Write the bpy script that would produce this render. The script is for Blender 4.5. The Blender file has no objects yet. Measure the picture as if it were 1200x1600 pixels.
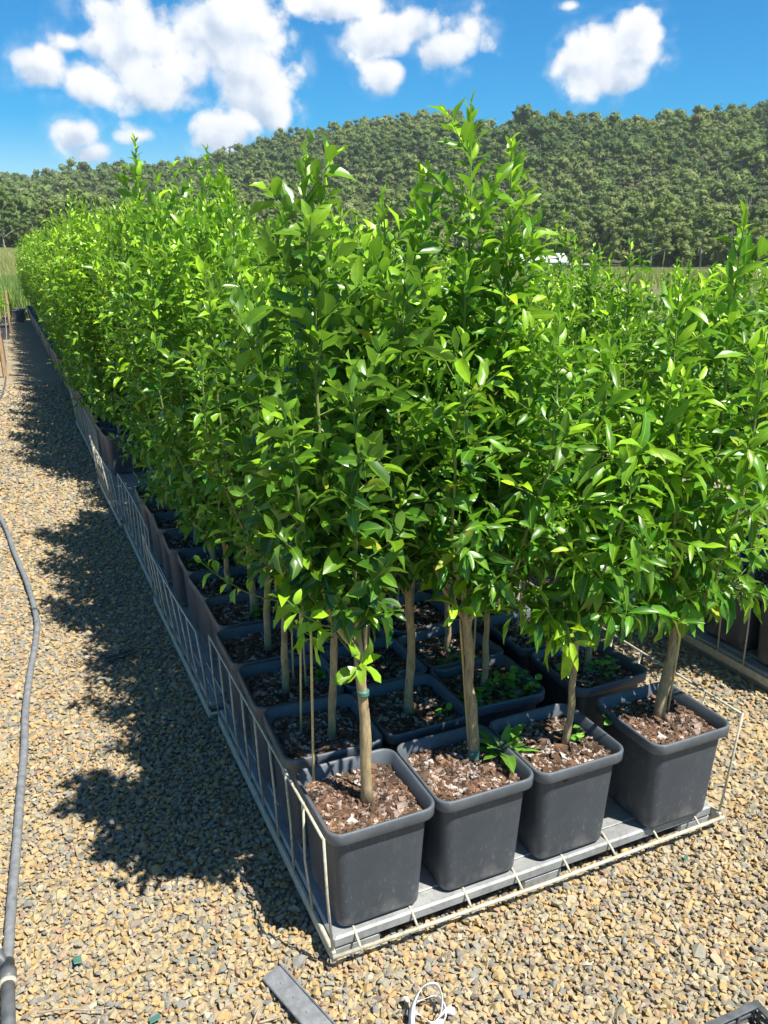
import bpy, math, random
import numpy as np
from mathutils import Vector

# ------------------------------------------------------------------ camera, world, sun
scene = bpy.context.scene
COL = scene.collection
CAM = np.array([-0.509, -1.430, 1.600])
HEAD = math.radians(24.4)
PITCH = math.radians(17.56)
FPX = 1280.0
cd = bpy.data.cameras.new('camera')
cam = bpy.data.objects.new('camera', cd)
COL.objects.link(cam)
cam.location = CAM
cam.rotation_euler = (math.pi / 2 - PITCH, 0, -HEAD)
cd.sensor_fit = 'VERTICAL'
cd.sensor_height = 36.0
cd.lens = FPX / 1600 * 36.0
cd.clip_start = 0.05
cd.clip_end = 6000
scene.camera = cam
scene.render.resolution_x = 768
scene.render.resolution_y = 1024
scene.view_settings.view_transform = 'Standard'
scene.view_settings.look = 'None'
scene.view_settings.exposure = 0.80
scene.view_settings.gamma = 1
scene.cycles.max_bounces = 6
scene.cycles.diffuse_bounces = 2
scene.cycles.glossy_bounces = 2
scene.cycles.transmission_bounces = 3
scene.cycles.transparent_max_bounces = 4

SUNV = Vector((0.29, -0.47, 1.0)).normalized()          # towards the sun
sun_el = math.asin(SUNV.z)
sd = bpy.data.lights.new('sun', 'SUN')
sd.energy = 5.0
sd.angle = math.radians(0.55)
sd.color = (1.0, 0.955, 0.88)
sun = bpy.data.objects.new('sun', sd)
COL.objects.link(sun)
sun.rotation_euler = SUNV.to_track_quat('Z', 'Y').to_euler()
sun.location = (4, -4, 12)


def pix(x, y, z):
    """world point at height z seen at pixel x, y of the 1200 x 1600 photograph"""
    a = (x - 600) / FPX
    b = (y - 800) / FPX
    d = math.sin(PITCH) + b * math.cos(PITCH)
    fw = math.cos(PITCH) - b * math.sin(PITCH)
    t = (CAM[2] - z) / d
    cx, cy = a * t, fw * t
    return np.array([CAM[0] + cx * math.cos(HEAD) + cy * math.sin(HEAD),
                     CAM[1] - cx * math.sin(HEAD) + cy * math.cos(HEAD), z])


def azel(x, y):
    """azimuth (from +Y towards +X) and elevation of a view direction"""
    a = (x - 600) / FPX
    b = (y - 800) / FPX
    d = math.sin(PITCH) + b * math.cos(PITCH)
    fw = math.cos(PITCH) - b * math.sin(PITCH)
    return math.atan2(a, fw) + HEAD, math.atan2(-d, math.hypot(a, fw))


# node helper ------------------------------------------------------------------
class NT:
    def __init__(self, tree):
        self.t = tree
        tree.nodes.clear()

    def n(self, kind, **kw):
        nd = self.t.nodes.new('ShaderNode' + kind)
        for k, v in kw.items():
            if k[0] == '_':
                setattr(nd, k[1:], v)
                continue
            s = nd.inputs[int(k[1:])] if k[0] == 'i' and k[1:].isdigit() else nd.inputs[k.replace('_', ' ')]
            if isinstance(v, bpy.types.NodeSocket):
                self.t.links.new(v, s)
            else:
                s.default_value = v
        return nd

    def math(self, op, a, b=0.0, c=0.0, clamp=False):
        nd = self.t.nodes.new('ShaderNodeMath')
        nd.operation = op
        nd.use_clamp = clamp
        for i, v in enumerate((a, b, c)):
            if isinstance(v, bpy.types.NodeSocket):
                self.t.links.new(v, nd.inputs[i])
            else:
                nd.inputs[i].default_value = v
        return nd.outputs[0]

    def ramp(self, fac, stops, interp='LINEAR'):
        nd = self.t.nodes.new('ShaderNodeValToRGB')
        nd.color_ramp.interpolation = interp
        e = nd.color_ramp.elements
        while len(e) < len(stops):
            e.new(0.5)
        for el, (p, c) in zip(e, stops):
            el.position = p
            el.color = tuple(c) + (1,) if len(c) == 3 else c
        if fac is not None:
            self.t.links.new(fac, nd.inputs[0])
        return nd.outputs[0]

    def mix(self, fac, a, b, blend='MIX'):
        nd = self.t.nodes.new('ShaderNodeMix')
        nd.data_type = 'RGBA'
        nd.blend_type = blend
        nd.clamp_factor = True
        for s, v in ((nd.inputs[0], fac), (nd.inputs[6], a), (nd.inputs[7], b)):
            if isinstance(v, bpy.types.NodeSocket):
                self.t.links.new(v, s)
            elif isinstance(v, (int, float)):
                s.default_value = v
            else:
                s.default_value = tuple(v) + (1,) if len(v) == 3 else v
        return nd.outputs[2]

    def smooth(self, v, lo, hi):
        nd = self.t.nodes.new('ShaderNodeMapRange')
        nd.interpolation_type = 'SMOOTHSTEP'
        self.t.links.new(v, nd.inputs[0])
        nd.inputs[1].default_value = lo
        nd.inputs[2].default_value = hi
        return nd.outputs[0]


world = bpy.data.worlds.new('World')
scene.world = world
world.use_nodes = True
W = NT(world.node_tree)
sky = W.n('TexSky', _sky_type='NISHITA', _sun_disc=False, _sun_elevation=sun_el,
          _sun_rotation=math.atan2(SUNV.x, SUNV.y), _air_density=1.0, _dust_density=0.15, _ozone_density=4.0)
SKY_K = 0.074
hs = W.n('HueSaturation', Saturation=1.85, Value=1.14, Hue=0.497, Color=sky.outputs[0])
hs2 = W.n('HueSaturation', Saturation=1.05, Value=0.60, Hue=0.5, Color=sky.outputs[0])  # overhead sky, out of view, dimmed and desaturated to deepen the shade
tc = W.n('TexCoord')
dirv = W.n('VectorMath', _operation='NORMALIZE', i0=tc.outputs['Generated']).outputs[0]
sep = W.n('SeparateXYZ', Vector=dirv)
az = W.math('ARCTAN2', sep.outputs[0], sep.outputs[1])
el = W.math('ARCSINE', sep.outputs[2])
nz = W.n('TexNoise', Vector=dirv, Scale=9.0, Detail=7.0, Roughness=0.62)
nz2 = W.n('TexNoise', Vector=dirv, Scale=30.0, Detail=5.0, Roughness=0.6)
# cumulus clouds: (pixel x, y, half width, half height, strength)
BLOBS = [(200, 55, 85, 85, 1.0), (255, 140, 75, 52, .95), (68, 106, 46, 40, .75), (135, 130, 52, 38, .65), (100, 66, 32, 18, .45), (160, 15, 60, 40, .7),
         (350, 45, 95, 80, 1.1), (395, 130, 75, 68, 1.05), (345, 205, 70, 42, .95), (430, 175, 36, 34, .6), (300, 110, 40, 50, .6),
         (122, 212, 36, 34, .72), (140, 240, 38, 22, .7), (222, 212, 36, 18, .45),
         (550, 6, 100, 30, .8), (600, 55, 62, 52, .9), (603, 118, 42, 38, .9), (650, 40, 70, 40, .75), (695, 72, 62, 40, .8), (738, 40, 30, 36, .5),
         (958, 95, 92, 66, 1.2), (995, 50, 52, 40, .95), (910, 85, 44, 44, .8), (893, 10, 24, 11, .5)]
dens = None
wsum = wdy = None
for (bx, by, hw, hh, st) in BLOBS:
    a0, e0 = azel(bx, by)
    a1, _ = azel(bx + hw, by)
    _, e1 = azel(bx, by - hh)
    dx = W.math('MULTIPLY', W.math('SUBTRACT', az, a0), 1 / (a1 - a0))
    dy = W.math('MULTIPLY', W.math('SUBTRACT', el, e0), 1 / (e1 - e0))
    r2 = W.math('ADD', W.math('MULTIPLY', dx, dx), W.math('MULTIPLY', dy, dy))
    v = W.math('MULTIPLY', W.math('SUBTRACT', 1.0, W.math('SQRT', r2)), st)
    v = W.math('MAXIMUM', v, -0.8)
    # where inside its own cloud a direction lies: underside is the shaded one
    wv = W.math('MAXIMUM', v, 0.0)
    t_ = W.math('MULTIPLY', wv, W.math('ADD', dy, W.math('MULTIPLY', dx, 0.35)))
    wsum = wv if wsum is None else W.math('ADD', wsum, wv)
    wdy = t_ if wdy is None else W.math('ADD', wdy, t_)
    dens = v if dens is None else W.math('SMOOTH_MAX', dens, v, 0.12)
warp = W.n('VectorMath', _operation='MULTIPLY_ADD', i0=nz2.outputs['Color'], i1=(0.035, 0.035, 0.035), i2=dirv).outputs[0]


def billow(vec):
    v1 = W.n('TexVoronoi', _feature='F1', Vector=vec, Scale=15.0).outputs['Distance']
    v2 = W.n('TexVoronoi', _feature='F1', Vector=vec, Scale=38.0).outputs['Distance']
    return W.math('ADD', W.math('MULTIPLY', W.math('SUBTRACT', 0.48, v1), 0.55), W.math('MULTIPLY', W.math('SUBTRACT', 0.48, v2), 0.45))


bil = billow(warp)
nn = W.math('ADD', W.math('ADD', W.math('MULTIPLY', W.math('SUBTRACT', nz.outputs[0], 0.5), 0.8),
            W.math('MULTIPLY', W.math('SUBTRACT', nz2.outputs[0], 0.5), 0.55)), bil)
dsum = W.math('ADD', dens, nn)
alpha = W.smooth(dsum, -0.12, 0.30)
# same field looked up a little towards the sun gives the shading of the billows
off = W.n('VectorMath', _operation='ADD', i0=dirv, i1=(0.028, -0.012, 0.030)).outputs[0]
nzb = W.n('TexNoise', Vector=off, Scale=9.0, Detail=6.0, Roughness=0.6)
bilb = billow(W.n('VectorMath', _operation='ADD', i0=warp, i1=(0.010, -0.006, 0.014)).outputs[0])
rel = W.math('ADD', W.math('MULTIPLY', W.math('SUBTRACT', nz.outputs[0], nzb.outputs[0]), 0.8), W.math('MULTIPLY', W.math('SUBTRACT', bil, bilb), 0.55))
thick = W.smooth(dsum, 0.30, 1.25)
wisp = W.math('MULTIPLY', W.math('MULTIPLY', W.smooth(dsum, -0.50, 0.15), W.smooth(nz2.outputs[0], 0.40, 0.68)), 0.30)
alpha = W.math('MAXIMUM', alpha, wisp)
under = W.math('DIVIDE', wdy, W.math('ADD', wsum, 0.06))
lit = W.math('ADD', W.math('SUBTRACT', W.math('MULTIPLY_ADD', under, 0.62, 0.88), W.math('MULTIPLY', thick, 0.14)), W.math('MULTIPLY', rel, 1.5), clamp=True)
ccol = W.ramp(lit, [(0.0, (0.36, 0.47, 0.66)), (0.5, (0.60, 0.70, 0.84)), (0.8, (0.9, 0.94, 1.0)), (1.0, (1, 1, 1))])
skyk = W.n('VectorMath', _operation='SCALE', i0=W.mix(W.smooth(el, 0.42, 0.85), hs.outputs[0], hs2.outputs[0]), Scale=1.0).outputs[0]
cl = W.n('VectorMath', _operation='SCALE', i0=ccol, Scale=0.61 / SKY_K).outputs[0]
final = W.mix(alpha, skyk, cl)
bg = W.n('Background', Color=final, Strength=SKY_K)
wo = W.n('OutputWorld', Surface=bg.outputs[0])

rng = np.random.default_rng(7)
random.seed(7)

# ------------------------------------------------------------------ materials


def material(name):
    m = bpy.data.materials.new(name)
    m.use_nodes = True
    return m, NT(m.node_tree)


def out(N, shader):
    N.n('OutputMaterial', Surface=shader)


def simple(name, colA, colB, scale, rough=0.6, bump=0.0, bscale=None, metallic=0.0, spec=0.5, detail=5.0):
    m, N = material(name)
    tcn = N.n('TexCoord').outputs['Object']
    nz_ = N.n('TexNoise', Vector=tcn, Scale=scale, Detail=detail, Roughness=0.6)
    c = N.ramp(nz_.outputs[0], [(0.3, colA), (0.7, colB)])
    kw = dict(Base_Color=c, Roughness=rough, Metallic=metallic)
    p = N.n('BsdfPrincipled', **kw)
    p.inputs['Specular IOR Level'].default_value = spec
    if bump:
        nb = N.n('TexNoise', Vector=tcn, Scale=bscale or scale * 3, Detail=4.0)
        b = N.n('Bump', Strength=bump, Distance=0.01, Height=nb.outputs[0])
        N.t.links.new(b.outputs[0], p.inputs['Normal'])
    out(N, p.outputs[0])
    return m


def leaf_material(name, mature, young, back, trans, rough=0.36, gain=1.0):
    """mature / young: base colours; a leaf's own 'tone' attribute picks between them"""
    m, N = material(name)
    tone = N.n('Attribute', _attribute_name='tone').outputs['Fac']
    rib = N.n('Attribute', _attribute_name='rib').outputs['Fac']
    g = N.n('NewGeometry')
    rnd = g.outputs['Random Per Island']
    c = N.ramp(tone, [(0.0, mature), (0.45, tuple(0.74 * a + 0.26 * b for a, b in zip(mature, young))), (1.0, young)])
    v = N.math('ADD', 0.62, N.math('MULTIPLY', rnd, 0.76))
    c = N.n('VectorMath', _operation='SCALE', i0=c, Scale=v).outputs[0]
    mot = N.n('TexNoise', Vector=N.n('TexCoord').outputs['Object'], Scale=85.0, Detail=2.0).outputs[0]
    c = N.n('VectorMath', _operation='SCALE', i0=c, Scale=N.math('ADD', 0.72, N.math('MULTIPLY', mot, 0.56))).outputs[0]
    ribm = N.math('MULTIPLY', N.smooth(N.math('SUBTRACT', 1.0, N.math('ABSOLUTE', rib)), 0.86, 1.0), 0.45)
    c = N.mix(ribm, c, young)
    c = N.mix(N.math('MULTIPLY', g.outputs['Backfacing'], 0.55), c, back)
    # a few leaves have yellowed
    old = N.math('GREATER_THAN', rnd, 0.988)
    c = N.mix(N.math('MULTIPLY', old, 0.75), c, (0.46, 0.48, 0.04))
    p = N.n('BsdfPrincipled', Base_Color=c, Roughness=N.math('ADD', rough, N.math('MULTIPLY', g.outputs['Backfacing'], 0.2)))
    p.inputs['Specular IOR Level'].default_value = 0.5
    tcol = N.mix(N.math('ADD', 0.15, N.math('MULTIPLY', tone, 0.6)), N.n('VectorMath', _operation='SCALE', i0=c, Scale=1.4).outputs[0], trans)
    tr = N.n('BsdfTranslucent', Color=tcol)
    mx = N.n('MixShader', i0=0.24, i1=p.outputs[0], i2=tr.outputs[0])
    out(N, mx.outputs[0])
    return m


M = {}
M['leaf_broad'] = leaf_material('leaf_broad', (0.010, 0.075, 0.012), (0.33, 0.58, 0.022), (0.17, 0.34, 0.06), (0.28, 0.58, 0.02), 0.33)
M['leaf_narrow'] = leaf_material('leaf_narrow', (0.020, 0.125, 0.010), (0.40, 0.66, 0.020), (0.20, 0.40, 0.06), (0.33, 0.66, 0.02), 0.35)
M['leaf_light'] = leaf_material('leaf_light', (0.032, 0.160, 0.010), (0.44, 0.70, 0.020), (0.23, 0.45, 0.06), (0.37, 0.70, 0.02), 0.36)
M['weed'] = leaf_material('weed', (0.10, 0.30, 0.03), (0.26, 0.50, 0.06), (0.13, 0.27, 0.06), (0.2, 0.45, 0.03), 0.5)
M['grass'] = leaf_material('grass', (0.22, 0.27, 0.06), (0.52, 0.50, 0.20), (0.40, 0.42, 0.14), (0.45, 0.50, 0.12), 0.6)
M['rush'] = leaf_material('rush', (0.12, 0.22, 0.04), (0.30, 0.42, 0.09), (0.23, 0.34, 0.09), (0.2, 0.4, 0.04), 0.5)


def bark_material(name, a, b, green):
    m, N = material(name)
    tcn = N.n('TexCoord').outputs['Object']
    h = N.n('Attribute', _attribute_name='tone').outputs['Fac']
    mp = N.n('Mapping', Vector=tcn, Scale=(1, 1, 0.25))
    nz_ = N.n('TexNoise', Vector=mp.outputs[0], Scale=110.0, Detail=5.0, Roughness=0.7)
    nzl = N.n('TexNoise', Vector=tcn, Scale=22.0, Detail=3.0)
    c = N.ramp(nz_.outputs[0], [(0.32, a), (0.62, b), (0.8, tuple(x * 1.25 for x in b))])
    c = N.mix(N.math('MULTIPLY', N.smooth(nzl.outputs[0], 0.5, 0.7), 0.45), c, (0.23, 0.19, 0.10))
    c = N.mix(h, c, green)
    p = N.n('BsdfPrincipled', Base_Color=c, Roughness=0.8)
    bmp = N.n('Bump', Strength=0.5, Distance=0.003, Height=nz_.outputs[0])
    N.t.links.new(bmp.outputs[0], p.inputs['Normal'])
    out(N, p.outputs[0])
    return m


M['bark'] = bark_material('bark', (0.20, 0.145, 0.075), (0.45, 0.345, 0.18), (0.14, 0.25, 0.04))
M['bark_pale'] = bark_material('bark_pale', (0.16, 0.14, 0.12), (0.42, 0.39, 0.34), (0.30, 0.28, 0.24))
M['cane'] = simple('cane', (0.50, 0.38, 0.14), (0.68, 0.55, 0.25), 30, 0.6)
M['wood'] = simple('wood', (0.36, 0.22, 0.10), (0.50, 0.33, 0.17), 12, 0.75)
M['tie'] = simple('tie', (0.05, 0.15, 0.12), (0.09, 0.22, 0.17), 20, 0.5)
M['wire'] = simple('wire', (0.34, 0.31, 0.22), (0.62, 0.59, 0.45), 60, 0.5, spec=0.6)
M['rail'] = simple('rail', (0.36, 0.34, 0.26), (0.60, 0.57, 0.45), 40, 0.6)
M['white'] = simple('white', (0.78, 0.78, 0.82), (0.84, 0.84, 0.86), 10, 0.4)
M['scribble'] = simple('scribble', (0.5, 0.52, 0.55), (0.65, 0.67, 0.7), 50, 0.6)
M['blackplastic'] = simple('blackplastic', (0.05, 0.055, 0.06), (0.14, 0.15, 0.155), 25, 0.5)
M['greyplastic'] = simple('greyplastic', (0.13, 0.14, 0.145), (0.26, 0.27, 0.28), 35, 0.6, 0.15, 90)
M['twig'] = simple('twig', (0.25, 0.19, 0.12), (0.45, 0.38, 0.28), 40, 0.8)
M['shed_wall'] = simple('shed_wall', (0.27, 0.29, 0.32), (0.36, 0.38, 0.41), 1.5, 0.7)
M['shed_roof'] = simple('shed_roof', (0.60, 0.62, 0.64), (0.70, 0.71, 0.72), 1.5, 0.5)
M['dark_door'] = simple('dark_door', (0.10, 0.08, 0.07), (0.22, 0.16, 0.13), 1.0, 0.8)
M['gum'] = simple('gum', (0.055, 0.085, 0.026), (0.115, 0.15, 0.055), 0.35, 0.75)


def pot_material(name, colr, dustk):
    m, N = material(name)
    tcn = N.n('TexCoord').outputs['Object']
    a = N.n('TexNoise', Vector=tcn, Scale=7.0, Detail=6.0, Roughness=0.65)
    mp = N.n('Mapping', Vector=tcn, Scale=(1, 1, 0.35))
    b = N.n('TexNoise', Vector=mp.outputs[0], Scale=120.0, Detail=3.0)
    c = N.ramp(a.outputs[0], colr)
    dust = N.math('MULTIPLY', N.smooth(b.outputs[0], 0.58, 0.70), N.smooth(a.outputs[0], 0.38, 0.60))
    c = N.mix(N.math('MULTIPLY', dust, dustk * .45), c, (0.34, 0.34, 0.34))
    sm = N.n('TexNoise', Vector=N.n('Mapping', Vector=tcn, Scale=(1, 1, 0.22)).outputs[0], Scale=19.0, Detail=6.0, Roughness=0.7)
    c = N.mix(N.math('MULTIPLY', N.smooth(sm.outputs[0], 0.52, 0.72), 0.15), c, (0.26, 0.26, 0.255))
    # pale dust washed down the foot of the pot
    z = N.n('SeparateXYZ', Vector=tcn).outputs[2]
    c2 = N.n('TexNoise', Vector=tcn, Scale=26.0, Detail=4.0)
    low = N.math('MULTIPLY', N.smooth(N.math('SUBTRACT', 0.075, z), 0.0, 0.07), N.smooth(c2.outputs[0], 0.42, 0.65))
    c = N.mix(N.math('MULTIPLY', low, 0.30), c, (0.30, 0.28, 0.25))
    p = N.n('BsdfPrincipled', Base_Color=c, Roughness=N.math('ADD', 0.40, N.math('MULTIPLY', a.outputs[0], 0.25)))
    bm_ = N.n('Bump', Strength=0.12, Distance=0.002, Height=N.n('TexNoise', Vector=tcn, Scale=160.0, Detail=3.0).outputs[0])
    N.t.links.new(bm_.outputs[0], p.inputs['Normal'])
    out(N, p.outputs[0])
    return m


M['pot'] = pot_material('pot_plastic', [(0.3, (0.044, 0.055, 0.068)), (0.7, (0.068, 0.081, 0.096))], 0.55)
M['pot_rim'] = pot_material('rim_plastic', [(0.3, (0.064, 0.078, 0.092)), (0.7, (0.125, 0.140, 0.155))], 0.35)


def island_material(name, stops, rough=0.85, nscale=60.0, var=0.35, bump=0.35, bd=0.002, patch=0.0):
    m, N = material(name)
    g = N.n('NewGeometry')
    tcn = N.n('TexCoord').outputs['Object']
    c = N.ramp(g.outputs['Random Per Island'], stops, 'CONSTANT')
    nz_ = N.n('TexNoise', Vector=tcn, Scale=nscale, Detail=4.0, Roughness=0.65)
    k = N.math('ADD', 1.0 - var, N.math('MULTIPLY', nz_.outputs[0], 2 * var))
    if patch:
        pz = N.n('TexNoise', Vector=tcn, Scale=16.0, Detail=3.0)
        k = N.math('MULTIPLY', k, N.math('ADD', 1.0 - patch, N.math('MULTIPLY', N.smooth(pz.outputs[0], 0.38, 0.60), patch)))
    c = N.n('VectorMath', _operation='SCALE', i0=c, Scale=k).outputs[0]
    p = N.n('BsdfPrincipled', Base_Color=c, Roughness=rough)
    p.inputs['Specular IOR Level'].default_value = 0.35
    b = N.n('Bump', Strength=bump, Distance=bd, Height=nz_.outputs[0])
    N.t.links.new(b.outputs[0], p.inputs['Normal'])
    out(N, p.outputs[0])
    return m


STONE = [(0.0, (0.42, 0.32, 0.165)), (0.13, (0.35, 0.30, 0.20)), (0.25, (0.44, 0.30, 0.135)), (0.34, (0.27, 0.255, 0.20)),
         (0.44, (0.38, 0.315, 0.20)), (0.56, (0.215, 0.215, 0.19)), (0.63, (0.43, 0.34, 0.195)), (0.73, (0.36, 0.24, 0.15)),
         (0.79, (0.31, 0.28, 0.21)), (0.86, (0.46, 0.32, 0.145)), (0.92, (0.24, 0.195, 0.155)), (0.965, (0.44, 0.39, 0.29))]
M['stone'] = island_material('stone', STONE, 0.85, 90.0, 0.32, 0.5)
M['mulch'] = island_material('mulch', [(0.0, (0.15, 0.085, 0.05)), (0.18, (0.27, 0.15, 0.085)), (0.34, (0.08, 0.05, 0.035)), (0.50, (0.42, 0.32, 0.26)),
                                       (0.62, (0.20, 0.115, 0.07)), (0.74, (0.50, 0.42, 0.37)), (0.81, (0.11, 0.07, 0.045)), (0.955, (0.62, 0.56, 0.52))],
                             0.9, 70.0, 0.3, 0.4, 0.002, 0.45)


def slab_material():
    m, N = material('galvanised')
    tcn = N.n('TexCoord').outputs['Object']
    a = N.n('TexNoise', Vector=tcn, Scale=9.0, Detail=6.0, Roughness=0.7)
    b = N.n('TexNoise', Vector=tcn, Scale=55.0, Detail=4.0, Roughness=0.7)
    c = N.ramp(a.outputs[0], [(0.3, (0.25, 0.26, 0.25)), (0.55, (0.36, 0.37, 0.36)), (0.75, (0.46, 0.46, 0.43))])
    c = N.mix(N.math('MULTIPLY', N.smooth(b.outputs[0], 0.50, 0.68), 0.6), c, (0.22, 0.20, 0.17))
    p = N.n('BsdfPrincipled', Base_Color=c, Roughness=0.55, Metallic=0.25)
    bmp = N.n('Bump', Strength=0.2, Distance=0.004, Height=b.outputs[0])
    N.t.links.new(bmp.outputs[0], p.inputs['Normal'])
    out(N, p.outputs[0])
    return m


M['slab'] = slab_material()


def gravel_sheet_material():
    m, N = material('gravel_sheet')
    tcn = N.n('TexCoord').outputs['Object']
    vo = N.n('TexVoronoi', Vector=tcn, Scale=44.0, Randomness=1.0)
    hue = N.n('SeparateXYZ', Vector=vo.outputs['Color']).outputs[0]
    c = N.ramp(hue, STONE, 'CONSTANT')
    dark = N.smooth(vo.outputs['Distance'], 0.35, 0.75)
    big = N.n('TexNoise', Vector=tcn, Scale=0.9, Detail=4.0)
    c = N.mix(N.math('MULTIPLY', dark, 0.55), c, (0.13, 0.11, 0.08))
    c = N.mix(N.math('MULTIPLY', N.smooth(big.outputs[0], 0.4, 0.7), 0.25), c, (0.40, 0.31, 0.19))
    p = N.n('BsdfPrincipled', Base_Color=c, Roughness=0.9)
    h = N.math('SUBTRACT', 1.0, vo.outputs['Distance'])
    b = N.n('Bump', Strength=0.8, Distance=0.012, Height=h)
    N.t.links.new(b.outputs[0], p.inputs['Normal'])
    out(N, p.outputs[0])
    return m


M['gravel_sheet'] = gravel_sheet_material()


def field_material():
    m, N = material('field_ground')
    tcn = N.n('TexCoord').outputs['Object']
    a = N.n('TexNoise', Vector=tcn, Scale=0.06, Detail=5.0)
    b = N.n('TexNoise', Vector=tcn, Scale=3.0, Detail=6.0, Roughness=0.7)
    c = N.ramp(a.outputs[0], [(0.35, (0.10, 0.13, 0.035)), (0.55, (0.19, 0.20, 0.07)), (0.7, (0.24, 0.23, 0.09))])
    c = N.mix(N.math('MULTIPLY', b.outputs[0], 0.6), c, (0.06, 0.09, 0.02))
    p = N.n('BsdfPrincipled', Base_Color=c, Roughness=0.95)
    out(N, p.outputs[0])
    return m


M['field'] = field_material()


def forest_material():
    m, N = material('forest_leaves')
    t = N.n('Attribute', _attribute_name='tone').outputs['Fac']
    g = N.n('NewGeometry')
    c = N.ramp(t, [(0.0, (0.100, 0.170, 0.048)), (0.35, (0.175, 0.250, 0.066)), (0.7, (0.245, 0.315, 0.086)), (1.0, (0.330, 0.360, 0.140))])
    tcn = N.n('TexCoord').outputs['Object']
    fn = N.n('TexNoise', Vector=tcn, Scale=1.3, Detail=4.0, Roughness=0.7).outputs[0]
    v = N.math('ADD', 0.55, N.math('ADD', N.math('MULTIPLY', g.outputs['Random Per Island'], 0.3), N.math('MULTIPLY', fn, 0.6)))
    c = N.n('VectorMath', _operation='SCALE', i0=c, Scale=v).outputs[0]
    p = N.n('BsdfPrincipled', Base_Color=c, Roughness=0.8)
    p.inputs['Specular IOR Level'].default_value = 0.25
    bp = N.n('Bump', Strength=0.9, Distance=0.5, Height=fn)
    N.t.links.new(bp.outputs[0], p.inputs['Normal'])
    tr = N.n('BsdfTranslucent', Color=N.n('VectorMath', _operation='SCALE', i0=c, Scale=1.3).outputs[0])
    mx = N.n('MixShader', i0=0.25, i1=p.outputs[0], i2=tr.outputs[0])
    out(N, mx.outputs[0])
    return m


M['forest'] = forest_material()
M['hill'] = simple('hill', (0.035, 0.05, 0.018), (0.07, 0.085, 0.035), 0.08, 0.95)

# ------------------------------------------------------------------ mesh helpers


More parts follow.
